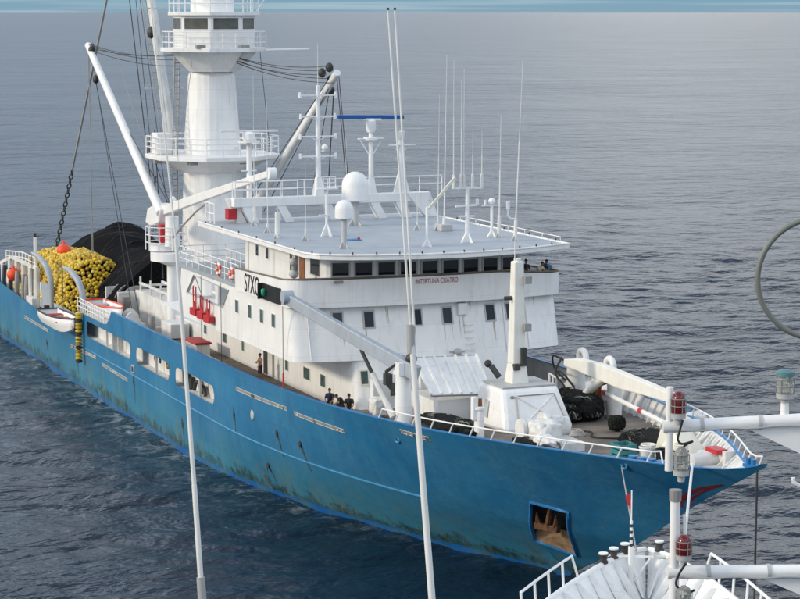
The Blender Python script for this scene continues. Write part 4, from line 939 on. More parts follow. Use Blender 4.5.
# ---------------------------------------------------------------- aft working deck gear
b = MB(); b.box(-48.5, -43.6, -6.2, -2.5, 3.9, 4.4)
for x in (-47.8, -44.2): b.prism([(0, 0)] * 0 or [(x - 0.12, -6.1), (x + 0.12, -6.1), (x + 0.12, -2.6), (x - 0.12, -2.6)], 4.4, 7.3)
wn = b.build('purse_winch', 'white_worn', ship, bevel=0.05)
b = MB(); b.tube((-47.7, -4.4, 6.2), (-44.3, -4.4, 6.2), 0.9, n=18); 
for x in (-47.5, -46.0, -44.5): b.tube((x - 0.08, -4.4, 6.2), (x + 0.08, -4.4, 6.2), 1.5, n=22)
b.build('winch_drum', 'grey_metal', wn, smooth=0.6)
b = MB(); b.tube((-43.6, -6.2, 5.0), (-41.6, -6.6, 5.0), 0.75, 0.75, 16); b.tube((-42.9, -6.4, 4.9), (-42.7, -6.4, 4.9), 1.05, n=18); b.tube((-44.2, -5.6, 5.6), (-43.8, -5.6, 7.1), 0.45, n=12); b.build('winch_motor', 'grey_metal', wn, smooth=0.6)
b = MB(); b.tube((-38.8, -6.6, 6.1), (-37.0, -6.9, 6.1), 0.38, n=14); b.tube((-39.0, -6.6, 6.1), (-38.8, -6.6, 6.1), 0.6, n=16); b.tube((-37.1, -6.9, 6.1), (-36.9, -6.9, 6.1), 0.6, n=16); b.box(-39.2, -36.7, -7.4, -6.0, 5.0, 5.8); b.build('capstan', 'white_worn', wn, smooth=0.6)
b = MB(); b.box(-44.5, -34.3, -4.6, 1.5, 3.9, 7.4); b.box(-34.3, -25.2, -5.0, 5.0, 5.81, 7.0); hs = b.build('aft_deckhouse', 'white_worn', ship, bevel=0.04)
b = MB()
for y in (-4.4, -2.6, -0.8, 1.0): b.bar((-43.8, y, 8.0), (-35.0, y, 8.0), 0.12, 0.18)
for x in (-43.6, -40.8, -38.0, -35.2): b.bar((x, -4.4, 7.8), (x, 1.4, 7.8), 0.16, 0.16); b.tube((x, -4.4, 7.3), (x, -4.4, 8.5), 0.09, n=6); b.tube((x, 1.2, 7.3), (x, 1.2, 8.5), 0.09, n=6)
b.build('pipe_rack', 'white_worn', hs)
b = MB(); b.rail([(-25.6, -5.6, 8.9), (-22.0, -7.6, 8.9), (-19.2, -7.6, 8.9)], 1.0, 0.9, (0.33, 0.66, 1.0), 0.035); b.box(-25.8, -19.0, -8.0, -5.2, 8.8, 8.9); b.build('aft_balcony', 'white', hs)
b = MB(); b.box(-30.6, -28.2, -6.6, -5.2, 5.85, 6.9); b.build('aft_locker', 'white_worn', hs, bevel=0.06)
b = MB(); b.tube((-31.6, -7.0, 5.85), (-31.6, -7.0, 7.1), 0.3, 0.26, 12); b.build('aft_bollard', 'grey_metal', hs, smooth=0.7)
# stern structure: uprights, grating screen and stern davits
b = MB()
for x, z0, z1 in ((-73.2, 4.0, 6.6), (-70.3, 4.0, 7.4), (-67.6, 4.0, 7.4), (-65.0, 4.0, 7.5), (-62.4, 4.0, 7.4), (-60.2, 4.0, 7.5)): b.tube((x, -8.7, z0), (x, -8.7, z1), 0.26, n=10)
b.box(-74.4, -66.0, -8.55, -8.4, 3.95, 6.0); b.box(-65.6, -59.4, -8.55, -8.4, 3.95, 6.4)
b.bar((-74.2, -8.7, 6.5), (-69.6, -8.7, 7.5), 0.3, 0.3); b.bar((-69.6, -8.7, 7.5), (-60.2, -8.7, 7.5), 0.25, 0.25)
ss = b.build('stern_frame', 'white_worn', ship, smooth=0.6)
b = MB(); b.rail([(-72.4, -8.6, 6.9), (-66.0, -8.6, 7.4), (-61.0, -8.6, 7.4)], 0.9, 1.4, (0.5, 1.0), 0.06); b.build('stern_rail', 'white_worn', ss)
for x in (-71.6, -69.0, -66.6, -64.0, -62.9): b = MB(); b.path([(x, -8.95, 6.6), (x + 0.2, -9.1, 5.3), (x + 0.1, -9.05, 4.3)], 0.2, 7); b.build('hung_gear', 'dark_metal' if x < -68 else 'grey_metal', ss, smooth=1)
b = MB(); b.tube((-61.1, -8.6, 7.0), (-61.1, -8.6, 10.1), 0.16, 0.14, 10); b.build('stern_light_mast', 'white_clean', ss, smooth=0.7)
b = MB(); b.tube((-61.1, -8.6, 10.05), (-61.1, -8.6, 10.45), 0.13, n=8); b.build('mast_lamp', 'dark_metal', ss)
b = MB(); b.box(-58.4, -55.2, -8.75, -8.65, 4.0, 6.6); b.build('stern_screen', 'crane_grey', ss)
b = MB(); b.box(-54.4, -44.8, -8.72, -8.62, 3.95, 5.3); b.build('stern_screen', 'crane_grey', ss)
b = MB(); b.box(-62.2, -60.0, -9.25, -8.75, 3.95, 5.0); b.build('stern_box', 'white_worn', ss, bevel=0.05)
def davit(x):
    b = MB(); P = [(x, -8.6, 4.0), (x + 0.2, -8.7, 6.0), (x + 0.2, -8.8, 7.4), (x - 0.4, -9.0, 8.3), (x - 1.6, -9.3, 8.9), (x - 2.8, -9.6, 9.1)]
    b.path(P, [0.20, 0.23, 0.27, 0.28, 0.22, 0.10], 8); o = b.build('davit', 'crane_grey', ship, smooth=1)
    wire([P[-1], (P[-1][0] + 0.8, -9.8, 5.6)], 0.03)
davit(-55.3); davit(-44.8)

# ---------------------------------------------------------------- foredeck
# grey knuckle crane
b = MB(); b.tube((11.9, -5.5, 6.0), (11.9, -5.5, 9.6), 0.5, 0.42, 14); b.box(11.5, 12.4, -5.95, -5.05, 9.5, 10.2); gc = b.build('deck_crane', 'white', ship, smooth=0.6, label='foredeck crane with a pale grey boom')
b = MB(); b.bar((12.9, -5.1, 9.65), (4.4, -9.55, 13.0), 0.5, 0.8, 0.42, 0.62); b.build('crane_boom', 'crane_grey', gc, bevel=0.05)
b = MB(); b.tube((4.55, -9.8, 13.05), (4.55, -9.2, 13.05), 0.38, n=16); b.box(4.2, 4.7, -9.75, -9.25, 12.6, 12.85); b.build('boom_knuckle', 'crane_grey', gc, smooth=0.6)
b = MB(); b.tube((11.9, -6.1, 7.2), (10.4, -6.7, 9.4), 0.17, n=9); b.build('lift_cylinder', 'white_worn', gc); b = MB(); b.tube((10.4, -6.7, 9.4), (9.5, -7.0, 10.6), 0.11, n=8); b.build('cylinder_rod', 'dark_metal', gc)
b = MB(); b.path([(12.0, -5.8, 10.2), (11.2, -6.2, 9.6), (11.0, -6.0, 8.8), (11.8, -5.9, 8.4)], 0.1, 6); b.sphere((12.3, -5.2, 10.4), 0.32); b.box(11.2, 11.6, -6.4, -6.0, 8.9, 9.5); b.build('crane_hoses', 'dark_metal', gc, smooth=1)
b = MB(); b.tube((11.9, -5.5, 5.9), (11.9, -5.5, 6.6), 0.75, n=16); b.build('crane_pedestal', 'white_worn', gc)
# ribbed weather cover sloping off the house front
A = [Vector(p) for p in ((8.0, -3.3, 9.68), (8.0, 0.65, 9.55), (11.4, 0.0, 7.95), (11.4, -3.6, 8.1))]
b = MB(); b.plate(A[::-1], 0.08); cv = b.build('hatch_cover', 'white', ship, label='white ribbed sloping cover on the foredeck')
for i in range(7):
    t = i / 6; p, q = A[0].lerp(A[1], t), A[3].lerp(A[2], t); b = MB(); b.bar(p + Vector((0, 0, 0.09)), q + Vector((0, 0, 0.09)), 0.12, 0.14); b.build('cover_rib', 'white', cv)
b = MB(); b.path([tuple(p) for p in A], 0.06, 5, True); b.build('cover_edge', 'grey_metal', cv)
b = MB(); b.box(7.4, 10.9, -3.2, 0.3, 6.1, 7.7); b.box(11.2, 11.4, -3.4, -3.2, 6.4, 8.0); b.build('cover_base', 'white', cv)
b = MB(); b.tube((9.5, 0.9, 9.2), (9.9, 1.2, 8.6), 0.18); b.sphere((9.3, 0.8, 9.3), 0.22); b.build('cover_winch', 'dark_metal', cv)
# mast house with cross-braced door and foremast
B0 = [(12.0, -1.5, 6.5), (16.4, -1.5, 6.7), (16.4, 2.7, 6.7), (12.0, 2.7, 6.5)]; T0 = [(12.2, -1.1, 8.9), (15.1, -1.1, 8.9), (15.1, 2.3, 8.9), (12.2, 2.3, 8.9)]
b = MB(); b.hexa(B0, T0); mh = b.build('mast_house', 'white', ship, bevel=0.25)
b = MB(); b.box(12.3, 15.0, -1.0, 2.2, 8.89, 8.96); b.build('house_top', 'frame_grey', mh)
def facept(u, v): # front face of the mast house
    lo = Vector(B0[1]).lerp(Vector(B0[2]), u); hi = Vector(T0[1]).lerp(Vector(T0[2]), u); return lo.lerp(hi, v) + Vector((0.05, 0, 0.02))
q = [facept(u, v) for u, v in ((0.2, 0.06), (0.9, 0.06), (0.86, 0.82), (0.22, 0.82))]
b = MB(); b.plate(q, 0.06); dr = b.build('house_door', 'white_clean', mh)
b = MB(); b.path([p + Vector((0.05, 0, 0)) for p in q], 0.045, 5, True); b.build('door_frame', 'grey_metal', mh)
b = MB(); b.bar(q[0] + Vector((0.06, 0, 0)), q[2] + Vector((0.06, 0, 0)), 0.05, 0.08); b.bar(q[1] + Vector((0.08, 0, 0)), q[3] + Vector((0.08, 0, 0)), 0.05, 0.08); b.build('door_brace', 'white_clean', mh)
for y in (-0.6, 0.2, 0.8): b = MB(); b.sphere((15.35, y, 8.45), 0.09, 0.16, 0.1); b.build('house_light', 'grey_metal', mh)
b = MB(); b.plate([(13.4, -1.42, 7.2), (14.0, -1.46, 7.2), (13.9, -1.26, 8.1), (13.4, -1.26, 8.1)], 0.05); b.build('house_vent', 'frame_grey', mh)
b = MB(); b.bar((13.6, 0.5, 8.9), (13.6, 0.5, 10.0), 1.05, 1.05, 0.78, 0.78); b.bar((13.6, 0.5, 10.0), (13.6, 0.5, 15.6), 0.78, 0.78, 0.55, 0.55); fm = b.build('foremast', 'cream_white', ship, bevel=0.06, label='square tapered cream foremast on the foredeck')
for z in (14.6, 12.0): b = MB(); b.box(13.9, 14.2, 0.7, 1.1, z - 0.2, z + 0.2); b.tube((13.6, 0.9, z), (14.05, 0.9, z), 0.05); b.build('mast_light', 'grey_metal', fm)
b = MB(); b.box(13.95, 14.15, 0.55, 0.85, 9.9, 10.9); b.build('mast_box', 'dark_metal', fm); b = MB(); b.box(13.9, 14.2, 0.1, 0.45, 9.7, 10.0); b.build('mast_switch', 'dark_metal', fm); b = MB(); b.tube((13.6, 0.2, 13.6), (13.6, -0.25, 13.6), 0.12); b.build('mast_horn', 'dark_metal', fm)
b = MB(); b.tube((13.6, 0.5, 15.55), (13.6, 0.5, 15.75), 0.2, n=10); b.tube((13.7, 0.3, 15.7), (13.7, 0.3, 16.7), 0.03); b.build('masthead', 'cream_white', fm)
# double bollard by the starboard rail
b = MB(); b.tube((17.2, -3.4, 6.7), (17.2, -3.4, 8.5), 0.28, 0.26, 14); b.tube((17.2, -3.4, 8.35), (17.2, -3.4, 8.45), 0.36, n=14); b.box(17.0, 17.35, -3.8, -3.55, 7.8, 9.0); b.build('vent_bollard', 'white', ship, smooth=0.6)
b = MB(); b.tube((17.2, -3.35, 8.5), (17.2, -3.35, 8.9), 0.12, 0.1, 8); b.build('bollard_lamp', 'wood', ship, smooth=0.7)
# port crane with arched cream boom
prof = [(10.9, 9.5, 0.35), (12.4, 9.75, 0.62), (15.0, 9.85, 0.85), (17.5, 9.75, 0.85), (20.5, 9.62, 0.62), (23.2, 9.45, 0.42)]
b = MB(); vs = []
for x, z, h in prof: vs += [(x, 4.75, z - h), (x, 5.25, z - h), (x, 5.25, z + 0.05), (x, 4.75, z + 0.05)]
fs = [(4 * i + j, 4 * i + (j + 1) % 4, 4 * i + 4 + (j + 1) % 4, 4 * i + 4 + j) for i in range(5) for j in range(4)] + [(3, 2, 1, 0), (20, 21, 22, 23)]
pc = b.add(vs, fs).build('port_deck_crane', 'cream_white', ship, bevel=0.06, label='arched cream crane boom along the port foredeck')
b = MB(); b.bar((23.1, 5, 9.5), (23.1, 5, 7.2), 0.35, 0.35); b.build('boom_rest', 'white_worn', pc)
b = MB(); b.tube((15.3, 5, 9.2), (11.4, 4.8, 6.7), 0.24, 0.2, 10); b.build('crane_strut', 'cream_white', pc, smooth=0.7)
b = MB(); b.tube((11.2, 5.4, 6.4), (11.2, 5.4, 9.5), 0.6, 0.5, 14); b.tube((14.3, 6.2, 6.5), (14.3, 6.2, 8.6), 0.42, 0.42, 14); b.box(12.2, 14.0, 5.6, 6.6, 6.5, 7.4); b.build('crane_column', 'white_worn', pc, smooth=0.6)
def curve(pts, k=6):
    P = [Vector(p) for p in pts]; P = [P[0] * 2 - P[1]] + P + [P[-1] * 2 - P[-2]]; o = []
    for i in range(1, len(P) - 2):
        for j in range(k):
            t = j / k; o.append(0.5 * (2 * P[i] + (P[i + 1] - P[i - 1]) * t + (2 * P[i - 1] - 5 * P[i] + 4 * P[i + 1] - P[i + 2]) * t * t + (3 * P[i] - P[i - 1] - 3 * P[i + 1] + P[i + 2]) * t ** 3))
    return o + [P[-2]]
for h_ in ([(10.6, 4.8, 9.6), (11.0, 4.2, 8.8), (11.9, 4.3, 8.2), (12.3, 4.5, 7.4)], [(10.6, 5, 9.4), (9.9, 4.6, 9.6), (9.8, 4.8, 8.8), (10.4, 5.2, 8.2)], [(11.0, 4.4, 8.9), (12.0, 4.2, 8.9), (12.6, 4.6, 8.2)]): b = MB(); b.path(curve(h_), 0.06, 6); b.build('crane_hose', 'cable_black', pc, smooth=1)
b = MB(); b.box(13.3, 13.7, 5.3, 5.7, 7.0, 8.6); b.tube((13.5, 5.5, 8.4), (14.6, 5.9, 8.9), 0.14, n=8); b.build('crane_valves', 'rust', pc, smooth=0.6)
# goose-neck vents on the port side
for x in (6.2, 9.6):
    b = MB(); b.path(curve([(x - 0.4, 8.4, 7.0), (x - 0.4, 8.4, 8.5), (x - 0.3, 8.4, 9.0), (x + 0.1, 8.4, 9.15), (x + 0.45, 8.4, 8.9), (x + 0.5, 8.4, 8.4)], 5), 0.19, 10); b.build('gooseneck_vent', 'white_clean', ship, smooth=1)
b = MB(); b.box(7.3, 10.8, 6.6, 8.8, 6.2, 7.5); b.build('port_locker', 'white_worn', ship, bevel=0.06)
b = MB(); b.rail([(5.9, 6.4, 6.5), (7.6, 6.0, 6.5)], 1.35, 0.9, (0.1, 0.55, 1.0), 0.05); b.rail([(7.6, 6.0, 6.5), (7.4, 7.4, 6.5)], 1.35, 0.9, (0.1, 0.55, 1.0), 0.05); b.build('deck_gate', 'white_clean', ship)
# white warping winch, half under canvas
b = MB(); b.box(20.6, 23.4, -2.6, -0.4, 6.9, 7.5); b.tube((21.0, -2.8, 7.9), (21.0, -0.2, 7.9), 0.5, n=16); b.tube((21.0, -1.6, 7.9), (21.0, -1.4, 7.9), 0.8, n=18); b.tube((21.0, -2.9, 7.9), (21.0, -2.7, 7.9), 0.55, n=18); b.build('mooring_winch', 'white_worn', ship, smooth=0.6)
# anchor windlass, bitts, lockers on the forecastle
b = MB(); b.box(31.2, 32.8, 1.1, 2.6, 7.3, 7.9); b.tube((32.0, 0.7, 8.1), (32.0, 2.9, 8.1), 0.36, n=14); b.box(32.3, 32.9, 2.0, 2.6, 7.9, 8.6); b.tube((30.6, 2.2, 7.4), (30.6, 2.2, 8.2), 0.3, n=12); wl = b.build('anchor_windlass', 'white_worn', ship, smooth=0.6)
b = MB(); b.box(31.6, 32.6, 1.7, 2.3, 8.45, 8.65); b.build('windlass_brake', 'red', wl)
b = MB(); b.hexa([(26.8, 1.6, 7.2), (28.9, 2.6, 7.3), (28.3, 4.0, 7.3), (26.4, 3.4, 7.2)], [(26.8, 2.0, 8.6), (27.3, 2.4, 8.6), (27.2, 3.4, 8.6), (26.6, 3.0, 8.6)]); b.build('forecastle_hatch', 'cream', ship)
for x, y in ((30.4, -1.25), (31.6, -0.95)):
    b = MB(); z = zdeck(x)
    for d in (-0.28, 0.28): b.tube((x + d, y + d * 0.4, z), (x + d, y + d * 0.4, z + 0.75), 0.17, n=12); b.tube((x + d, y + d * 0.4, z + 0.72), (x + d, y + d * 0.4, z + 0.82), 0.23, n=12)
    b.box(x - 0.6, x + 0.6, y - 0.3, y + 0.3, z, z + 0.1); b.build('mooring_bitts', 'blue_paint', ship, smooth=0.6)
b = MB(); b.box(37.9, 38.7, -0.18, 0.18, 9.1, 9.24); b.tube((38.1, 0, 9.2), (38.1, 0, 9.5), 0.12, n=10); b.tube((38.5, 0, 9.2), (38.5, 0, 9.5), 0.12, n=10); b.build('bow_fairlead', 'blue_paint', ship, smooth=1)
b = MB(); b.box(33.6, 34.9, 0.9, 1.3, 7.75, 7.9); b.box(34.3, 35.0, 0.3, 0.6, 7.75, 8.0); b.build('bow_bracket', 'blue_paint', ship)
b = MB(); b.path([(33.4, 0.6, 7.8), (33.9, 0.3, 8.1), (34.3, 0.6, 8.0), (34.2, 0.9, 7.9)], 0.1, 6); b.build('mooring_chain', 'grey_metal', ship)
wire([(38.85, -0.02, 9.3), (38.9, -0.05, 0.3)], 0.05, name='anchor_line')
for x0, y0, x1, y1 in ((26, -1.0, 32.5, 1.4),): b = MB(); b.bar((x0, y0, zdeck(x0) + 0.05), (x1, y1, zdeck(x1) + 0.05), 0.12, 0.1); b.build('deck_coaming', 'cream', ship)

# ================================================================ loose gear on board
def heap(fn, x0, x1, y0, y1, nx, ny, base):
    vs = []; fs = []
    for i in range(nx + 1):
        for j in range(ny + 1):
            x = x0 + (x1 - x0) * i / nx; y = y0 + (y1 - y0) * j / ny; vs.append((x, y, max(base, fn(x, y))))
    for i in range(nx):
        for j in range(ny): q = i * (ny + 1) + j; fs.append((q, q + ny + 1, q + ny + 2, q + 1))
    return MB().add(vs, fs)
from mathutils import noise as mn
def fold(x, y, s=0.32, a=0.5): return a * (mn.noise(Vector((x * s, y * s, 3.3))) + 0.35 * mn.noise(Vector((x * s * 2.3, y * s * 2.3, 9.1))) + 0.12 * mn.noise(Vector((x * s * 6, y * s * 3, 1.1))))
net = thing('purse_seine_net', 'huge heap of black netting with yellow floats piled on the stern', 'fishing net', (-60, 0, 3.9))
def net_h(x, y):
    # ridge along x, highest towards the fore end
    top = np.interp(x, [-84, -78, -74, -70, -66.5, -64, -61, -57, -50, -45.2, -44.8], [4.5, 5.2, 6.6, 8.2, 9.9, 10.4, 10.0, 9.3, 9.6, 9.8, 4.0])
    prof = max(0.0, 1 - (abs(y + 0.6) / 6.6) ** 2.2)
    return 3.9 + (top - 3.9) * prof ** 0.85 + fold(x, y) * min(1, prof * 3)
heap(net_h, -80, -44.6, -6.6, 6.2, 110, 50, 3.9).build('netting', 'net', net, smooth=1.2)
b = MB(); r_ = random.Random(3)
for i in range(70):
    x, y = r_.uniform(-76, -46), r_.uniform(-5.5, 4.5); dx, dy = r_.uniform(-0.5, 0.5), r_.choice((-1, 1)) * r_.uniform(0.5, 1.0); P = []
    for j in range(12):
        h_ = net_h(x, y)
        if h_ < 4.3 or not -79 < x < -45.4: break
        P.append((x, y, h_ + 0.03)); x += dx * 0.45 + r_.uniform(-0.12, 0.12); y += dy * 0.45
    if len(P) > 4: b.path(P, r_.uniform(0.025, 0.05), 5)
mat('net_cord', (0.030, 0.031, 0.032), 0.9, var=0.4)
e = b.build('net_cords', 'net_cord', net, smooth=1); e['kind'] = 'stuff'
def float_h(x, y):
    top = np.interp(x, [-71.5, -69.5, -66, -60, -56, -53.2, -51.0], [4.5, 7.5, 8.4, 8.8, 9.0, 8.6, 4.2])
    prof = max(0.0, 1 - (abs(y + 5.5) / 3.1) ** 3.0)
    return 3.9 + (top - 3.9) * prof ** 0.6 + fold(x, y, 0.8, 0.35) * min(1, prof * 3)
heap(lambda x, y: float_h(x, y) - 0.12, -71.6, -47.6, -8.6, -2.4, 70, 26, 3.9).build('float_bed', 'net', net, smooth=1.2)
fb = MB(); fb.lathe([(0.0, -0.18), (0.11, -0.155), (0.165, -0.06), (0.165, 0.06), (0.11, 0.155), (0.0, 0.18)], (0, 0, 0), 8)
fme = bpy.data.meshes.new('float'); fme.from_pydata(fb.v, [], fb.f); fme.shade_smooth(); fme.materials.append(M['float_yellow'])
cand = []
tries = 0
while len(cand) < 1450 and tries < 90000:
    tries += 1
    x = random.uniform(-71.2, -51.0); y = random.uniform(-8.5, -3.4)
    h = float_h(x, y)
    if h < 4.6: continue
    # favour the steep starboard face as well as the top
    g = math.hypot((float_h(x, y + 0.1) - float_h(x, y - 0.1)) / 0.2, (float_h(x + 0.1, y) - float_h(x - 0.1, y)) / 0.2)
    if random.random() > min(1, 0.25 * math.sqrt(1 + g * g)): continue
    d = 0.0
    p = Vector((x, y, h + 0.06))
    if any((p - q).length_squared < 0.066 for q in cand): continue
    cand.append(p)
camv = Vector((118, -50.2, 29))
def expo(p):
    e = 0.15; nrm = Vector((-(float_h(p.x + e, p.y) - float_h(p.x - e, p.y)) / (2 * e), -(float_h(p.x, p.y + e) - float_h(p.x, p.y - e)) / (2 * e), 1)).normalized()
    return nrm.y * -0.6 + nrm.z * 0.3 + nrm.x * 0.5 + p.x * 0.012
cand.sort(key=expo, reverse=True)
for i, p in enumerate(cand[:300]):
    o = bpy.data.objects.new('float', fme); C.objects.link(o); o.parent = net; o.location = p - net.location
    o.rotation_euler = (random.uniform(0, 3), random.uniform(0, 3), random.uniform(0, 3)); o.scale = (random.uniform(0.9, 1.15),) * 3
sb = MB()
for p in cand[300:]:
    r = Matrix.Rotation(random.uniform(0, 3), 3, 'X') @ Matrix.Rotation(random.uniform(0, 3), 3, 'Y')
    sb.add([r @ Vector(v) + p for v in fb.v], fb.f)
for i in range(16):            # loose loop of floats at the fore end of the pile
    t = i / 16 * 2 * math.pi; p = Vector((-51.3 + 0.9 * math.cos(t), -6.6 + 0.5 * math.cos(t), 6.6 + 0.85 * math.sin(t)))
    r = Matrix.Rotation(t * 3, 3, 'X'); sb.add([r @ Vector(v) + p for v in fb.v], fb.f)
o = sb.build('float_pile', 'float_yellow', net, smooth=1); o['kind'] = 'stuff'

def buoy(loc, r, label):
    b = MB(); b.sphere((0, 0, 0), r, r, r * 0.95, 16, 12); o = b.build('buoy', 'orange', None, smooth=1); o.location = loc
    b = MB(); b.tube((0, 0, r * 0.85), (0, 0, r * 1.25), r * 0.22, r * 0.16, 8); b.ring((0, 0, r * 1.25), r * 0.16, r * 0.06, (0, 1, 0), 10, 5); e = b.build('eyelet', 'orange', o, smooth=1, local=True)
    tag(o, label, 'buoy', 'orange buoys at the stern'); return o
buoy((-67.4, -9.1, 6.2), 0.6, 'round orange buoy tied to the white stern frame'); buoy((-60.0, -6.4, 8.95), 0.62, 'round orange buoy lying on top of the yellow floats')

# string of floats hanging over the side
hs_ = thing('float_string', 'string of yellow and black floats hanging down the blue hull side', 'float string', (-42.3, -9.75, 2.2))
b = MB(); b.tube((-42.3, -9.75, 2.2), (-42.1, -9.7, 6.4), 0.05, n=6); b.build('line', 'rope_grey', hs_)
for i in range(15):
    b = MB(); z = 2.35 + i * 0.265; b.lathe([(0.14, -0.12), (0.27, -0.07), (0.27, 0.07), (0.14, 0.12)], (-42.3 + 0.012 * i, -9.75, z), 12); b.build('float', 'float_yellow' if i % 4 else 'dark_metal', hs_, smooth=0.7)

# skiffs
def skiff(loc, rz, L_, B_, D_, label, inside, rim, seats=True, tilt=0.0):
    r = thing('skiff', label, 'boat', loc, rz, 'small boats carried by the ship'); r.rotation_euler = (tilt, 0, rz)
    n = 14; vs = []; fs = []
    sec = [0.0, 0.35, 0.75, 1.0]
    for i in range(n + 1):
        t = i / n; x = -L_ / 2 + L_ * t
        w = B_ / 2 * (1 - max(0, (t - 0.45) / 0.55) ** 2.3) * (0.9 + 0.1 * min(1, t * 4)); sh = D_ * (1 + 0.28 * t * t); ke = D_ * 0.55 * max(0, (t - 0.7) / 0.3) ** 2
        prof = [(0, ke), (w * 0.62, ke + 0.06 * D_), (w * 0.9, ke + (sh - ke) * 0.5), (w, sh)]
        vs += [(x, -y, z) for y, z in prof[::-1]] + [(x, y, z) for y, z in prof[1:]]
    m = 7
    for i in range(n):
        for j in range(m - 1): fs.append((i * m + j, i * m + j + 1, (i + 1) * m + j + 1, (i + 1) * m + j))
    fs.append(tuple(range(m))[::-1])
    b = MB().add(vs, fs); h = b.build('boat_hull', 'white_clean', r, smooth=0.7, local=True); sol = h.modifiers.new('wall', 'SOLIDIFY'); sol.thickness = 0.06; sol.offset = -1
    b = MB(); P = [vs[i * m] for i in range(n + 1)] + [vs[i * m + m - 1] for i in range(n, -1, -1)]; b.path(P, 0.07, 6, True); b.build('gunwale', rim, r, smooth=1, local=True)
    b = MB(); q = []
    for i in range(1, n): t = i / n; q.append((vs[i * m][0], vs[i * m][1] * 0.86, D_ * 0.55))
    q2 = [(x, -y, z) for x, y, z in q]; k = len(q)
    b.add(q + q2, [(i, i + 1, k + i + 1, k + i) for i in range(k - 1)]); b.build('floor', 'frame_grey', r, local=True)
    if seats:
        for x in (-L_ * 0.3, -L_ * 0.05, L_ * 0.18):
            b = MB(); b.box(x - 0.35, x + 0.35, -B_ * 0.4, B_ * 0.4, D_ * 0.72, D_ * 0.8); b.build('seat', inside, r, local=True)
    b = MB(); b.box(-L_ / 2 - 0.35, -L_ / 2 - 0.02, -0.22, 0.22, D_ * 0.5, D_ * 1.25); b.build('outboard_motor', 'dark_metal', r, bevel=0.05, local=True)
    return r
skiff((-46.6, -10.1, 4.3), 0.0, 8.6, 1.9, 1.05, 'white skiff with red seats slung outboard on the davits', 'red', 'dark_metal')
skiff((-41.4, -7.7, 5.85), 0.03, 7.4, 1.8, 0.85, 'white skiff with orange gunwale sitting inboard beside the winch', 'frame_grey', 'orange')

# net bundles on the foredeck
def bundle(c, rx, ry, rz, label, seed, m='net_bundle', name='net_bundle', cat='net', group='dark net bundles on the foredeck', n=54, k=28, amp=0.17):
    b = MB(); vs = []; fs = []
    for i in range(k + 1):
        for j in range(n):
            th = math.pi * i / k; ph = 2 * math.pi * j / n
            d = Vector((math.sin(th) * math.cos(ph), math.sin(th) * math.sin(ph), math.cos(th)))
            e = Vector([math.copysign(abs(v) ** 0.6, v) for v in d])
            f = 1 + amp * (mn.noise(d * 2.2 + Vector((seed, 0, 0))) + 0.5 * mn.noise(d * 5 + Vector((0, seed, 0))) + 0.35 * abs(mn.noise(d * 11 + Vector((0, 0, seed)))) - 0.1)
            vs.append((e.x * rx * f, e.y * ry * f, max(0.0, rz + e.z * rz * f)))
    for i in range(k):
        for j in range(n): fs.append((i * n + j, (i + 1) * n + j, (i + 1) * n + (j + 1) % n, i * n + (j + 1) % n))
    o = b.add(vs, fs).build(name, m, None, smooth=3.5); o.location = c; tag(o, label, cat, group); return o
bundle((12.9, 4.4, 6.6), 2.2, 1.15, 0.72, 'big black net bundle between the white mast house and cream crane', 1.0)
bundle((13.8, 3.3, 6.65), 1.4, 0.7, 0.5, 'low black net bundle at the foot of the mast house', 4.0)
bundle((24.3, 3.0, 7.1), 1.7, 1.35, 0.4, 'wide black net bundle heaped amid the open foredeck', 7.0)
bundle((14.6, -4.1, 6.6), 2.6, 1.0, 0.42, 'dark tangle of nets and ropes behind the starboard rail', 9.0)
bundle((15.8, -3.6, 6.7), 0.9, 0.6, 0.4, 'small dark rope heap beside the white bollard', 12.0)
bundle((13.4, 5.9, 6.6), 0.8, 0.6, 0.5, 'grey net lump beside the port crane column', 14.0, 'grey_metal')
bundle((18.6, 4.0, 6.9), 0.42, 0.42, 0.4, 'small black bundle standing alone on the brown deck', 15.0)
mat('cord', (0.045, 0.05, 0.045), 0.9, var=0.5, vscale=6)
mat('cord_pale', (0.22, 0.22, 0.19), 0.9, var=0.4, vscale=6)
def cords(o, rx, ry, rz, seed, n=14, m='cord'):
    rr = random.Random(seed); b = MB()
    for i in range(n):
        a0, a1_ = rr.uniform(0, 6.28), rr.uniform(0.6, 2.2); P = []
        for j in range(7):
            t = a0 + a1_ * j / 6; k = rr.uniform(0.55, 1.12) if 0 < j < 6 else 1.1
            x, y = rx * k * math.cos(t), ry * k * math.sin(t); P.append((x, y, max(0.04, 2 * rz * max(0, 1 - (k / 1.12) ** 4) ** 0.5 + rr.uniform(0.0, 0.08))))
        b.path(curve(P, 4), rr.uniform(0.022, 0.04), 5)
    e = b.build('net_cords', m, o, smooth=1, local=True); e['kind'] = 'stuff'
for nm_, (rx, ry, rz) in (('net_bundle', (2.2, 1.15, 0.72)), ('net_bundle.001', (1.4, 0.7, 0.5)), ('net_bundle.002', (1.7, 1.35, 0.4)), ('net_bundle.003', (2.6, 1.0, 0.42)), ('net_bundle.004', (0.9, 0.6, 0.4))):
    cords(bpy.data.objects[nm_], rx, ry, rz, len(nm_) + int(rx * 10), 22); cords(bpy.data.objects[nm_], rx, ry, rz, int(rx * 31), 6, 'cord_pale')
bundle((11.2, 3.4, 6.5), 1.0, 0.8, 0.75, 'black net bundle squeezed behind the mast house', 31.0); bundle((26.0, 2.6, 7.2), 0.9, 0.8, 0.35, 'small black net heap just aft of the cream hatch', 33.0)
bundle((22.6, -3.3, 7.0), 1.1, 0.45, 0.35, 'dark rope heap between the canvas and the starboard rail', 35.0)
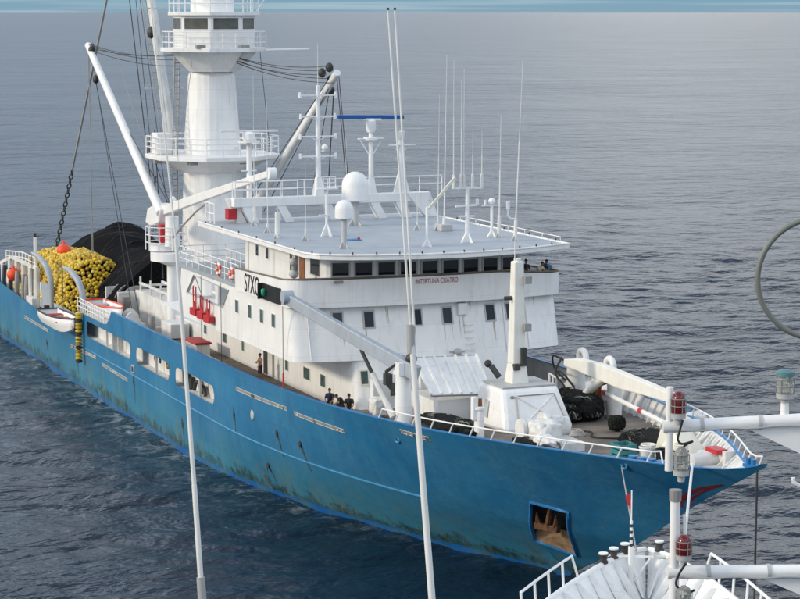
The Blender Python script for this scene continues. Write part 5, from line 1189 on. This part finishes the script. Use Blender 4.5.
# canvas covered heaps
for c, rx, ry, rz, lab, sd_ in (((21.9, -1.9, 7.35), 0.85, 0.75, 0.55, 'white canvas thrown over the mooring winch', 2.0), ((23.6, -2.6, 7.15), 1.0, 0.5, 0.42, 'crumpled white canvas trailing off the mooring winch', 5.0), ((20.9, -0.9, 7.6), 0.6, 0.55, 0.42, 'small white canvas bundle behind the mooring winch', 8.0)):
    bundle(c, rx, ry, rz, lab, sd_, 'canvas', 'canvas_heap', 'canvas', 'white canvas on the winch', amp=0.18)
bundle((21.7, 7.0, 7.0), 0.6, 0.5, 0.6, 'white canvas bundle against the port bulwark', 17.0, 'canvas', 'canvas_heap', 'canvas', 'white canvas on the winch', amp=0.2)
bundle((21.0, 6.9, 7.0), 0.5, 0.35, 0.6, 'blue tarpaulin bundle against the port bulwark', 18.0, 'canvas_blue', 'tarpaulin_bundle', 'tarpaulin', None, amp=0.3)
b = MB()
for i, (dx, dy) in enumerate(((0, 0), (0.5, 0.25), (-0.35, 0.35), (0.8, -0.2), (1.3, 0.0))):
    b.path([(dx + 0.55 * math.cos(t), dy + 0.4 * math.sin(t), 0.1 + 0.12 * i + 0.1 * math.sin(t * 2 + i)) for t in np.linspace(0, 2 * math.pi, 14)[:-1]], 0.07, 6, True)
o = b.build('rope_coil', 'dark_metal', None, smooth=1); o.location = (23.3, -2.9, 7.15); tag(o, 'tangled black rope coils in front of the white canvas', 'rope')
def coil(loc, r, turns, rr, m, label):
    b = MB(); P = [(r * (1 - 0.35 * t / turns / 6.28) * math.cos(t), r * (1 - 0.35 * t / turns / 6.28) * math.sin(t), rr + 0.9 * rr * t / 6.28) for t in np.linspace(0, turns * 2 * math.pi, turns * 14)]
    b.path(P, rr, 6); o = b.build('rope_coil', m, None, smooth=1); o.location = loc; tag(o, label, 'rope', 'rope coils on the foredeck'); return o
coil((18.8, 1.4, zdeck(18.8)), 0.55, 5, 0.055, 'rope_grey', 'grey rope coil on the brown deck ahead of the mast house')
coil((20.8, 5.4, zdeck(20.8)), 0.5, 5, 0.055, 'cream', 'pale rope coil near the port bulwark')
coil((28.6, -0.6, zdeck(28.6)), 0.45, 4, 0.05, 'rope_grey', 'grey rope coil between the blue bitts and the bucket')
coil((9.6, -6.4, zdeck(9.6)), 0.45, 5, 0.05, 'dark_metal', 'dark rope coil at the foot of the grey crane')
b = MB(); b.path(curve([(16.9, 1.0, zdeck(16.9) + 0.05), (18.2, 2.6, zdeck(18) + 0.05), (20.0, 1.9, zdeck(20) + 0.05), (21.6, 3.2, zdeck(21.6) + 0.05), (23.2, 1.2, zdeck(23) + 0.05), (25.4, 1.4, zdeck(25.4) + 0.05)], 8), 0.05, 6)
o = b.build('deck_hose', 'cable_black', None, smooth=1); tag(o, 'thin black hose snaking over the brown foredeck', 'hose')
# crates, buckets, drum by the starboard bow
def bucket(loc, r, h, m, label, name='bucket', cat='bucket', group=None):
    b = MB(); b.lathe([(r * 0.8, 0), (r * 0.86, h * 0.06), (r, h), (r * 0.9, h), (r * 0.78, h * 0.15)], (0, 0, 0), 16); o = b.build(name, m, None, smooth=0.7); o.location = loc
    b = MB(); b.ring((0, 0, h), r, 0.035, n=18, m=5); b.build('rim', m, o, smooth=1, local=True); tag(o, label, cat, group); return o
def crate(loc, lx, ly, h, m, label, name='crate', group=None):
    b = MB(); b.box(-lx / 2, lx / 2, -ly / 2, ly / 2, 0, 0.05)
    o = b.build(name, m, None); o.location = loc
    for k in range(3):
        z = 0.1 + k * h / 3
        b = MB(); b.box(-lx / 2, lx / 2, -ly / 2, -ly / 2 + 0.04, z, z + h / 3 - 0.08); b.box(-lx / 2, lx / 2, ly / 2 - 0.04, ly / 2, z, z + h / 3 - 0.08); b.box(-lx / 2, -lx / 2 + 0.04, -ly / 2 + 0.04, ly / 2 - 0.04, z, z + h / 3 - 0.08); b.box(lx / 2 - 0.04, lx / 2, -ly / 2 + 0.04, ly / 2 - 0.04, z, z + h / 3 - 0.08); b.build('slat', m, o, local=True)
    for sx in (-1, 1):
        for sy in (-1, 1): b = MB(); b.box(sx * (lx / 2 - 0.08) - 0.05, sx * (lx / 2 - 0.08) + 0.05, sy * (ly / 2 - 0.08) - 0.05, sy * (ly / 2 - 0.08) + 0.05, 0.05, h); b.build('corner_post', m, o, local=True)
    tag(o, label, 'crate', group); return o
crate((26.9, -0.1, 7.2), 1.0, 0.95, 0.85, 'teal', 'teal green slatted crate by the starboard bow rail')
bucket((27.2, 1.1, 7.22), 0.36, 0.75, 'plastic_white', 'white bucket next to the teal crate', group='buckets by the crate'); bucket((27.5, 0.75, 7.22), 0.3, 0.7, 'plastic_white', 'small white bucket in front of the other white bucket', group='buckets by the crate')
bucket((27.9, 1.5, 7.22), 0.34, 0.6, 'black_paint', 'black bucket beside the white buckets', group='buckets by the crate')
o = bucket((29.0, 1.9, 7.3), 0.36, 0.95, 'cream', 'cream drum with dark bands on the forecastle', 'drum', 'drum')
for z in (0.3, 0.62): b = MB(); b.ring((0, 0, z), 0.35, 0.05, n=18, m=5); b.build('band', 'dark_metal', o, local=True)
# long white pole with red bands lying over the deck
pl = thing('pole', 'long white pole with red bands lying across the foredeck', 'pole', (13.2, 6.0, 7.6))
b = MB(); b.tube((13.2, 6.0, 8.0), (24.4, 4.3, 8.0), 0.13, n=8); b.build('shaft', 'white_clean', pl, smooth=0.7)
for t in (0.05, 0.55, 0.92): p = Vector((13.2, 6.0, 8.0)).lerp(Vector((24.4, 4.3, 8.0)), t); d = Vector((11.2, -1.7, 0)).normalized() * 0.22; b = MB(); b.tube(p - d, p + d, 0.15, n=8); b.build('band', 'red', pl, smooth=0.7)
for t in (0.03, 0.97): p = Vector((13.2, 6.0, 8.0)).lerp(Vector((24.4, 4.3, 8.0)), t); b = MB(); b.box(p.x - 0.12, p.x + 0.12, p.y - 0.2, p.y + 0.2, zdeck(p.x), 7.87); b.build('support', 'white_worn', pl)
# locker with red lid on the walkway
lk = thing('locker', 'white locker with a red lid standing on the starboard walkway', 'locker', (-20.6, -7.0, 5.8))
b = MB(); b.box(-21.9, -19.3, -7.5, -6.5, 5.8, 6.75); b.build('box', 'white', lk, bevel=0.05); b = MB(); b.box(-22.0, -19.2, -7.6, -6.4, 6.76, 6.9); b.build('lid', 'red', lk, bevel=0.04)
# life rings
for x, lab in ((-10.4, 'orange and white life ring nearest the tower on the bridge rail'), (-7.8, 'orange and white life ring nearest the bow on the bridge rail')):
    r = thing('life_ring', lab, 'life ring', (x, -8.72, 12.95), 0, 'life rings on the bridge rail')
    for i in range(8):
        t0 = i * math.pi / 4; P = [Vector((x, -8.72, 12.95)) + Vector((0.33 * math.cos(t), 0, 0.33 * math.sin(t))) for t in np.linspace(t0, t0 + math.pi / 4, 5)]
        b = MB(); b.path(P, 0.1, 8); b.build('segment', 'orange' if i % 2 == 0 else 'white_clean', r, smooth=0.8)

# ================================================================ people
def limb_mesh(segs, spheres, voxel):
    b = MB()
    for p0, p1, r0, r1 in segs: b.tube(p0, p1, r0, r1, 10); b.sphere(p0, r0, n=10, m=8); b.sphere(p1, r1, n=10, m=8)
    for c, rx, ry, rz in spheres: b.sphere(c, rx, ry, rz, 14, 10)
    me = bpy.data.meshes.new('tmp'); me.from_pydata(b.v, [], b.f); o = bpy.data.objects.new('tmp', me); C.objects.link(o)
    rm = o.modifiers.new('r', 'REMESH'); rm.mode = 'VOXEL'; rm.voxel_size = voxel; sm = o.modifiers.new('s', 'SMOOTH'); sm.factor = 0.5; sm.iterations = 2
    bpy.context.view_layer.update()
    out = bpy.data.meshes.new_from_object(o.evaluated_get(bpy.context.evaluated_depsgraph_get())); bpy.data.objects.remove(o); out.shade_smooth(); return out
def person(loc, rz, label, J, shirt=None, shorts='shorts_dark', cap=None):
    """J: joints in metres, facing +x; body, clothes and hair are separate meshes"""
    r = thing('person', label, 'person', loc, rz, 'crew on deck')
    pel, chest, neck, head = (Vector(J[k]) for k in ('pelvis', 'chest', 'neck', 'head'))
    segs = [(pel, chest, 0.135, 0.15), (chest, neck, 0.12, 0.06), (neck, head, 0.055, 0.06)]; sp = [(head + Vector((0, 0, 0.03)), 0.098, 0.08, 0.118), (head + Vector((0.095, 0, 0.0)), 0.022, 0.014, 0.02)]
    sp += [(head + Vector((0.0, s * 0.082, 0.01)), 0.02, 0.012, 0.03) for s in (-1, 1)] + [(chest, 0.12, 0.185, 0.13), (pel, 0.12, 0.16, 0.11)]
    cs = []; ps = []
    for s in 'LR':
        sg = 1 if s == 'L' else -1
        sh = chest + Vector((0, sg * 0.19, 0.06)); el = Vector(J['elbow' + s]); ha = Vector(J['hand' + s]); hip = pel + Vector((0, sg * 0.09, -0.03)); kn = Vector(J['knee' + s]); an = Vector(J['ankle' + s])
        segs += [(chest + Vector((0, sg * 0.08, 0.07)), sh, 0.07, 0.065), (sh, el, 0.055, 0.043), (el, ha, 0.042, 0.03), (hip, kn, 0.085, 0.058), (kn, an, 0.055, 0.036), (an, an + Vector((0.16, 0, -0.055)), 0.036, 0.03)]
        d = (ha - el).normalized(); sd2 = d.cross(Vector((0, 0, 1)))
        sd2 = sd2.normalized() if sd2.length > 0.1 else Vector((1, 0, 0))
        segs.append((ha, ha + d * 0.08, 0.034, 0.03))
        for f, ln in zip((-1.5, -0.5, 0.5, 1.5), (0.075, 0.09, 0.085, 0.065)): segs.append((ha + d * 0.08 + sd2 * f * 0.019, ha + d * (0.08 + ln) + sd2 * f * 0.021 + Vector((0, 0, -0.02)), 0.0095, 0.008))
        segs.append((ha + d * 0.02 - sd2 * 0.03, ha + d * 0.075 - sd2 * 0.06, 0.011, 0.009))
        cs += [(chest + Vector((0, sg * 0.08, 0.07)), sh, 0.085, 0.08), (sh, sh.lerp(el, 0.62), 0.073, 0.068)]; ps += [(hip, hip.lerp(kn, 0.85), 0.105, 0.085)]
    me = limb_mesh(segs, sp, 0.018); me.materials.append(M['skin']); o = bpy.data.objects.new('body', me); C.objects.link(o); o.parent = r
    me = limb_mesh(ps + [(pel, pel + (chest - pel) * 0.3, 0.15, 0.148)], [(pel, 0.14, 0.175, 0.12)], 0.022); me.materials.append(M[shorts]); o = bpy.data.objects.new('shorts', me); C.objects.link(o); o.parent = r
    if shirt:
        me = limb_mesh(cs + [(pel + (chest - pel) * 0.15, chest, 0.155, 0.165), (chest, neck - Vector((0, 0, 0.03)), 0.13, 0.075)], [(chest, 0.14, 0.2, 0.14)], 0.022); me.materials.append(M[shirt]); o = bpy.data.objects.new('shirt', me); C.objects.link(o); o.parent = r
    b = MB(); hc = head + Vector((-0.012, 0, 0.055)); b.lathe([(1, -0.25), (1.02, 0.1), (0.85, 0.55), (0.5, 0.88), (0.0, 1.0)], hc, 14, 0.107, 0.09, 0.107); b.build('cap' if cap else 'hair', cap or 'hair', r, smooth=1, local=True)
    if cap: b = MB(); b.box(head.x + 0.06, head.x + 0.2, head.y - 0.07, head.y + 0.07, head.z + 0.045, head.z + 0.06); b.build('cap_peak', cap, r, local=True)
    for s in (-1, 1): b = MB(); b.sphere(head + Vector((0.088, s * 0.032, 0.035)), 0.012, 0.014, 0.011, 8, 6); b.build('eye', 'hair', r, smooth=1, local=True)
    b = MB(); b.box(head.x + 0.078, head.x + 0.09, head.y - 0.025, head.y + 0.025, head.z - 0.052, head.z - 0.043); b.build('mouth', 'text_red', r, local=True)
    for s in 'LR':
        an = Vector(J['ankle' + s]); b = MB(); b.sphere(an + Vector((0.06, 0, -0.06)), 0.15, 0.055, 0.045, 12, 8); b.build('shoe', 'shoe', r, smooth=1, local=True)
    return r
stand = dict(pelvis=(0, 0, 0.93), chest=(0.0, 0, 1.33), neck=(0.01, 0, 1.5), head=(0.03, 0, 1.64), elbowL=(0.05, 0.27, 1.12), handL=(0.2, 0.16, 1.0), elbowR=(0.12, -0.27, 1.14), handR=(0.28, -0.1, 1.24), kneeL=(0.03, 0.1, 0.5), kneeR=(0.06, -0.1, 0.5), ankleL=(-0.02, 0.11, 0.09), ankleR=(0.0, -0.1, 0.09))
person((-9.4, -6.35, 5.8), math.radians(-80), 'bare-chested man in dark shorts standing on the starboard walkway', stand)
sit = dict(pelvis=(0, 0, 0.56), chest=(0.05, 0, 0.95), neck=(0.09, 0, 1.11), head=(0.12, 0, 1.25), elbowL=(0.2, 0.25, 0.78), handL=(0.42, 0.16, 0.66), elbowR=(0.2, -0.25, 0.78), handR=(0.42, -0.16, 0.66), kneeL=(0.42, 0.14, 0.55), kneeR=(0.42, -0.14, 0.55), ankleL=(0.44, 0.14, 0.1), ankleR=(0.44, -0.14, 0.1))
person((3.9, -6.7, 6.15), math.radians(-35), 'man in navy shirt sitting by the house front behind the bulwark', sit, 'shirt_navy')
person((7.0, -6.75, 6.35), math.radians(-20), 'man in dark shirt and cap sitting nearest the grey crane', sit, 'shirt_dark', cap='hair')
person((5.5, -6.5, 6.25), math.radians(-120), 'dark-haired man bending low between the two seated men', dict(sit, chest=(0.2, 0, 0.85), neck=(0.32, 0, 0.95), head=(0.42, 0, 1.02)), 'shirt_dark')
for (x, y, lab) in ((3.9, -6.7, 'grey deck box under the man in navy shirt'), (7.0, -6.75, 'grey deck box under the man in cap'), (5.5, -6.5, 'grey deck box under the bending man')):
    z = zdeck(x); b = MB(); b.box(-0.28, 0.22, -0.25, 0.25, 0, 0.42 + (6.15 if x < 5 else 6.3) - z - 0.0); o = b.build('deck_box', 'grey_metal', None, bevel=0.03); o.location = (x - 0.05, y, z); tag(o, lab, 'box', 'boxes used as seats')
    b = MB(); b.box(-0.3, 0.24, -0.27, 0.27, -0.02, 0.0); e = b.build('box_foot', 'grey_metal', o, local=True); e.location.z = 0.03
bundle((7.6, -5.2, 6.4), 0.55, 0.5, 0.55, 'white canvas bundle behind the seated men', 21.0, 'canvas', 'canvas_heap', 'canvas', 'white canvas on the winch', amp=0.2)
lean = dict(stand, chest=(0.2, 0, 1.27), neck=(0.3, 0, 1.42), head=(0.37, 0, 1.54), elbowL=(0.38, 0.26, 1.08), handL=(0.62, 0.16, 1.12), elbowR=(0.38, -0.26, 1.08), handR=(0.62, -0.16, 1.12))
person((1.9, 6.75, 12.42), math.radians(10), 'man in dark shirt on the port bridge wing beside the wheelhouse', stand, 'shirt_navy')
person((2.3, 7.35, 12.42), math.radians(25), 'man in beige shirt leaning on the port bridge wing', lean, 'shirt_beige')
person((1.5, 8.0, 12.42), math.radians(40), 'man in black shirt at the back of the port bridge wing', lean, 'shirt_dark')
bundle((1.2, 8.55, 13.45), 0.4, 0.18, 0.16, 'blue cloth bundle on the port wing bulwark', 23.0, 'canvas_blue', 'cloth_bundle', 'cloth', None, amp=0.3)

# ================================================================ the ship the picture is taken from
own = thing('foreground_ship', 'white foreground ship: bow, yardarms with red lamps, loop and whip antennas', 'ship', (52.5, -13.2, 0))
u = Vector((-0.868, 0.496, 0)); vR = Vector((0.496, 0.868, 0)); TIP = Vector((52.45, -13.15, 0))
def op(d, s, z): return TIP - u * d + vR * s + Vector((0, 0, z))
def ob(d): return 0.86 * d ** 0.66 if d > 0 else 0.0
dl = [0.02, 0.25, 0.6, 1.0, 1.6, 2.3, 3.1, 4.0, 5.0, 6.2, 7.6, 9.2, 11, 13, 16]
b = MB(); vs = []; fs = []
for d in dl:
    w_ = ob(d)
    vs += [op(d, -w_, 10.0), op(d + 0.9, -max(w_ - 0.75, 0.02) * 0.95, 8.7), op(d + 2.4, -max(w_ - 2.2, 0.02) * 0.8, 5.0), op(d + 4.0, 0 * w_, 0)]
    vs += [op(d, w_, 10.0), op(d + 0.9, max(w_ - 0.75, 0.02) * 0.95, 8.7), op(d + 2.4, max(w_ - 2.2, 0.02) * 0.8, 5.0), op(d + 4.0, 0 * w_, 0)]
for i in range(len(dl) - 1):
    for j in range(3):
        fs.append((8 * i + j, 8 * i + j + 1, 8 * i + 9 + j, 8 * i + 8 + j)); fs.append((8 * i + 4 + j, 8 * i + 12 + j, 8 * i + 13 + j, 8 * i + 5 + j))
b.add(vs, fs); bw = b.build('bow_shell', 'white', own, smooth=0.6)
b = MB(); vs = []
for d in dl: w_ = max(ob(d) - 0.75, 0.02) * 0.95; vs += [op(d + 0.9, -w_, 8.75), op(d + 0.9, w_, 8.75)]
b.add(vs, [(2 * i, 2 * i + 1, 2 * i + 3, 2 * i + 2) for i in range(len(dl) - 1)]); b.build('bow_deck', 'bow_deck', own)
b = MB()
for s in (-1, 1): b.path([op(d, s * ob(d), 10.02) for d in dl], 0.10, 6)
b.build('bulwark_cap', 'white_clean', own, smooth=1)
for d in (0.9, 1.7, 2.6, 3.6, 4.7, 5.9, 7.2, 8.6):
    for s in (-1, 1):
        w_ = ob(d); b = MB(); b.plate([op(d, s * (w_ - 0.03), 9.95), op(d + 0.9, s * (max(w_ - 0.75, 0.1) * 0.95), 8.76), op(d + 1.05, s * (max(w_ - 1.5, 0.1) * 0.95), 8.76), op(d + 0.1, s * (w_ - 0.25), 9.95)], 0.09); b.build('bulwark_frame', 'white', own)
for d, s in ((2.3, -1), (1.55, -1), (0.85, -1), (0.35, 1)):
    p = op(d, s * ob(d), 10.05); b = MB(); b.lathe([(0.17, 0), (0.17, 0.08), (0.13, 0.11), (0.13, 0.24), (0.18, 0.28), (0.18, 0.33)], p, 16); o = b.build('roller_fairlead', 'dark_metal', own, smooth=0.7)
    b = MB(); b.tube(p + Vector((0, 0, 0.33)), p + Vector((0, 0, 0.38)), 0.165, n=16); b.build('fairlead_cap', 'white_clean', o)
for s, d0, d1 in ((-1, 4.3, 10.5), (1, 3.4, 10.5)):
    P = [op(d, s * (ob(d) + 0.03), 10.05) for d in np.arange(d0, d1, 1.3)]; T = [p + Vector((0, 0, 0.85)) + vR * s * 0.05 for p in P]; T[0] = T[0] + (T[1] - T[0]) * 0.35
    b = MB(); b.path(T, 0.05, 6)
    for p, t in zip(P, T): b.tube(p, t, 0.045, n=6)
    b.build('bow_rail', 'white_clean', own, smooth=1)
# jackstaff
p = op(1.6, -0.55, 8.8); b = MB(); b.tube(p, p + Vector((0, 0, 1.7)), 0.10, n=8); b.tube(p + Vector((0, 0, 1.7)), p + Vector((0, 0, 3.7)), 0.025, n=6); b.bar(p + Vector((0, 0, 0.3)), p + Vector((0, 0, 1.35)) + vR * 0.7, 0.06, 0.06); b.bar(p + Vector((0, 0, 1.35)) - vR * 0.9, p + Vector((0, 0, 1.35)) + vR * 0.9, 0.06, 0.06); js = b.build('jackstaff', 'white_clean', own, smooth=0.7)
for k in range(8): b = MB(); b.tube(p + Vector((0, 0, 1.7 + k * 0.115)), p + Vector((0, 0, 1.815 + k * 0.115)), 0.055, n=8); b.build('staff_band', 'dark_metal' if k % 2 == 0 else 'white_clean', js)
b = MB(); q = p + Vector((0, 0, 2.95)); b.add([q, q + Vector((0, 0, 0.55)) - vR * 0.05, q + Vector((0, 0, 0.68)) - vR * 0.16, q + Vector((0, 0, 0.25)) - vR * 0.12], [(0, 1, 2, 3)]); b.add([q + Vector((0, 0, 0.25)) - vR * 0.12, q + Vector((0, 0, 0.68)) - vR * 0.16, q + Vector((0, 0, 0.5)) - vR * 0.22, q + Vector((0, 0, 0.1)) - vR * 0.1], [(0, 1, 2, 3)]); b.build('pennant', 'red', js)
# yardarms with lamps (frame of own mast)
cR = Vector((math.sin(TH), math.cos(TH), 0)); cF = Vector((-math.cos(TH), math.sin(TH), 0))
def lamp(base, m, r, h, name, cage=True):
    b = MB(); b.lathe([(r * 0.9, 0), (r, h * 0.1), (r, h * 0.65), (r * 0.8, h * 0.88), (r * 0.3, h)], base, 16); o = b.build(name, m, own, smooth=0.7)
    b = MB()
    if cage:
        for z in (0.02, 0.35, 0.68): b.ring(base + Vector((0, 0, h * z)), r * 1.1, r * 0.07, n=18, m=5)
        for a in range(6): t = a * math.pi / 3; e = Vector((math.cos(t), math.sin(t), 0)) * r * 1.1; b.tube(base + e, base + e + Vector((0, 0, h * 0.68)), r * 0.06, n=4)
        b.build('lamp_cage', 'grey_metal', o)
    b = MB(); b.tube(base - Vector((0, 0, h * 0.22)), base, r * 1.1, r * 1.15, 14); b.tube(base - Vector((0, 0, h * 0.5)), base - Vector((0, 0, h * 0.2)), r * 0.5, r * 0.6, 10); b.build('lamp_base', 'frame_grey', o, smooth=0.7)
    return o
def yard(a, px_len, z_drop_end, post_up, post_dn, red, white):
    e = a + cR * px_len + Vector((0, 0, z_drop_end))
    b = MB(); b.tube(a, e, 0.072, 0.078, 16); y = b.build('yardarm', 'white_clean', own, smooth=0.7)
    b = MB(); b.tube(a + cR * 0.07 - Vector((0, 0, post_dn)), a + cR * 0.07 + Vector((0, 0, post_up)), 0.045 if post_dn < 1 else 0.06, 0.042 if post_dn < 1 else 0.055, 12); b.build('yard_post', 'white_clean', y, smooth=0.7)
    return y, e
a1 = Vector((97.37, -38.36, 24.41)); y1, e1 = yard(a1, 3.6, 0.18, 0.45, 0.5, None, None)
b = MB(); b.plate([a1 + cR * 0.9 + Vector((0, 0, -0.0)), a1 + cR * 3.6 + Vector((0, 0, 0.1)), a1 + cR * 3.6 + Vector((0, 0, -1.25)), a1 + cR * 1.53 + Vector((0, 0, -0.30))], 0.03); b.build('gusset_plate', 'white_clean', y1)
lamp(Vector((97.39, -38.20, 24.58)) - cF * 0.15, 'lamp_red', 0.076, 0.25, 'red_lamp'); lamp(Vector((97.49, -38.21, 23.96)) - cF * 0.15, 'lamp_glass', 0.08, 0.26, 'clear_lamp')
b = MB(); k = Vector((97.42, -38.17, 24.52)) - cF * 0.2; b.path(curve([k, k + cR * -0.03 + Vector((0, 0, -0.12)), k + cR * -0.05 + Vector((0, 0, -0.22)), k + cR * 0.0 + Vector((0, 0, -0.27)), k + cR * 0.12 + Vector((0, 0, -0.24))]), 0.013, 8); b.path(curve([k + cR * 0.12 + Vector((0, 0, -0.24)), k + cR * 0.02 + Vector((0, 0, -0.30)), k + cR * -0.01 + Vector((0, 0, -0.42)), k + cR * -0.01 + Vector((0, 0, -0.5))]), 0.013, 8); b.build('lamp_cable', 'cable_black', y1, smooth=1)
lb = Vector((97.86, -37.09, 24.78)); b = MB(); b.tube(lb - Vector((0, 0, 0.32)), lb - Vector((0, 0, 0.04)), 0.05, 0.045, 12); b.build('lamp_pedestal', 'white_clean', y1, smooth=0.7)
lamp(lb, 'lamp_glass', 0.09, 0.24, 'deck_lamp'); b = MB(); b.lathe([(0.105, 0), (0.105, 0.045), (0.05, 0.07)], lb + Vector((0, 0, 0.2)), 16); b.build('lamp_lid', 'cyan_lid', y1, smooth=0.7)
b = MB(); k = Vector((98.06, -36.99, 23.82)) - cF * 0.3; b.path([k + cR * -0.14 + Vector((0, 0, 0.1)), k + cR * -0.14 + Vector((0, 0, 0.05)), k + cR * -0.05 + Vector((0, 0, 0.0)), k + cR * 1.7], 0.024, 8); b.build('hand_rail', 'white_clean', own, smooth=1)
a2 = Vector((98.44, -38.89, 23.06)); y2, e2 = yard(a2, 3.6, 0.02, 0.80, 3.0, None, None)
b = MB(); b.plate([a2 + cR * 0.85 + Vector((0, 0, -0.0)), a2 + cR * 3.6 + Vector((0, 0, 0.0)), a2 + cR * 3.6 + Vector((0, 0, -1.15)), a2 + cR * 1.41 + Vector((0, 0, -0.24))], 0.03); b.build('gusset_plate', 'white_clean', y2)
lamp(Vector((98.48, -38.74, 23.28)) - cF * 0.15, 'lamp_red', 0.076, 0.22, 'red_lamp'); lamp(Vector((98.53, -38.76, 22.72)) - cF * 0.15, 'lamp_glass', 0.08, 0.24, 'clear_lamp')
b = MB(); k = Vector((98.47, -38.74, 23.2)) - cF * 0.2; b.path(curve([k + cR * 0.02, k + cR * -0.06 + Vector((0, 0, -0.14)), k + cR * -0.07 + Vector((0, 0, -0.25)), k + cR * 0.06 + Vector((0, 0, -0.31)), k + cR * 0.12 + Vector((0, 0, -0.29))]), 0.013, 8); b.path(curve([k + cR * 0.12 + Vector((0, 0, -0.29)), k + cR * 0.02 + Vector((0, 0, -0.36)), k + cR * 0.0 + Vector((0, 0, -0.5))]), 0.013, 8); b.build('lamp_cable', 'cable_black', y2, smooth=1)
b = MB(); k = a2 + cR * 0.07 + Vector((0, 0, 0.78)); b.tube(k, k + Vector((0, 0, 0.12)), 0.066, 0.07, 12); b.build('post_cap', 'grey_metal', y2)
b = MB(); b.path([a2 + cR * -0.02 + Vector((0, 0, 0.16)), a2 + cR * -0.14 + Vector((0, 0, 0.17)), a2 + cR * -0.15 + Vector((0, 0, 0.22))], 0.02, 6); b.tube(a2 + cR * 0.19 + Vector((0, 0, 0.1)), a2 + cR * 0.17 + Vector((0, 0, 0.62)), 0.018, n=6); b.build('post_hook', 'white_clean', y2, smooth=1)
for y_, a_, e_ in ((y1, a1, e1), (y2, a2, e2)):
    for t_ in (0.12, 0.3, 0.62):
        q = a_.lerp(e_, t_); d_ = (e_ - a_).normalized() * 0.02; b = MB(); b.tube(q - d_, q + d_, 0.084, n=16); b.build('clamp_band', 'frame_grey', y_, smooth=0.6)
    b = MB(); b.path([a_.lerp(e_, t_) - cF * 0.066 + Vector((0, 0, -0.045 + 0.008 * math.sin(t_ * 40))) for t_ in np.linspace(0.05, 1, 24)], 0.012, 5); b.build('yard_cable', 'frame_grey', y_, smooth=1)
# own mast the yardarms grow from, just outside the view
b = MB(); b.tube(Vector((98.6, -35.6, 12)), Vector((98.9, -35.5, 27)), 0.4, 0.3, 18); b.build('own_mast', 'white_clean', own, smooth=0.7)
# whip antennas and direction finder loop
def pole(p0, p1, r0, r1, rings, m='fibreglass'):
    b = MB(); b.tube(p0, p1, r0, r1, 10); o = b.build('whip_pole', m, own, smooth=0.7)
    for t in rings:
        q = Vector(p0).lerp(Vector(p1), t); d = (Vector(p1) - Vector(p0)).normalized() * 0.12; b = MB(); b.tube(q - d, q + d, r0 * 1.25, r0 * 1.2, 10); b.build('pole_sleeve', 'sleeve', o, smooth=0.7)
    return o
pole((100.55, -42.35, 21.2), (99.79, -42.455, 26.1), 0.042, 0.026, ()); 
b = MB(); q = Vector((99.79, -42.455, 26.1)); b.tube(q - Vector((-0.02, 0, 0.25)), q + Vector((0, 0, 0.02)), 0.04, 0.04, 10); b.build('pole_sleeve', 'sleeve', own, smooth=0.7)
pole((99.79, -42.455, 26.1), (99.355, -42.50, 29.02), 0.012, 0.009, ()); pole((99.82, -42.43, 26.1), (99.372, -42.437, 29.02), 0.012, 0.009, ())
for k_ in ((99.355, -42.50, 29.02), (99.372, -42.437, 29.02)): b = MB(); b.tube(k_, (k_[0], k_[1], k_[2] + 0.02), 0.013, n=8); b.build('whip_tip', 'cable_black', own)
pole((97.95, -43.74, 19.8), (97.30, -43.80, 24.2), 0.036, 0.027, (0.76,)); pole((97.30, -43.80, 24.2), (96.93, -43.85, 26.7), 0.024, 0.018, ()); pole((96.93, -43.85, 26.7), (96.4, -44.0, 29.9), 0.010, 0.006, ())
b = MB(); b.ring(Vector((102.88, -40.06, 26.79)), 0.507, 0.024, cF, 56, 10); lp = b.build('loop_antenna', 'loop_grey', own, smooth=1, label='grey ring-shaped loop antenna at the right edge')
b = MB(); b.tube((103.05, -39.95, 26.3), (103.1, -39.9, 22.0), 0.05, n=10); b.build('loop_post', 'loop_grey', lp, smooth=0.7)
# lines between the two bows
def rope(p0, p1, r, m, label, sag=0.0):
    a, c = Vector(p0), Vector(p1); b = MB(); b.path([a.lerp(c, t) - Vector((0, 0, 4 * sag * t * (1 - t))) for t in np.linspace(0, 1, 11)], r, 6)
    o = b.build('mooring_rope', m, None, smooth=1); tag(o, label, 'rope', 'ropes hanging off the blue bow'); return o
rope((32.0, -3.0, 8.12), (53.6, -14.2, 10.2), 0.03, 'rope_grey', 'thin pale rope running from the blue bow down to the foreground bow')
rope((36.0, -1.6, 8.95), (53.1, -12.0, 10.4), 0.06, 'fibreglass', 'thicker white rope from the blue bow tip down to the foreground bow')
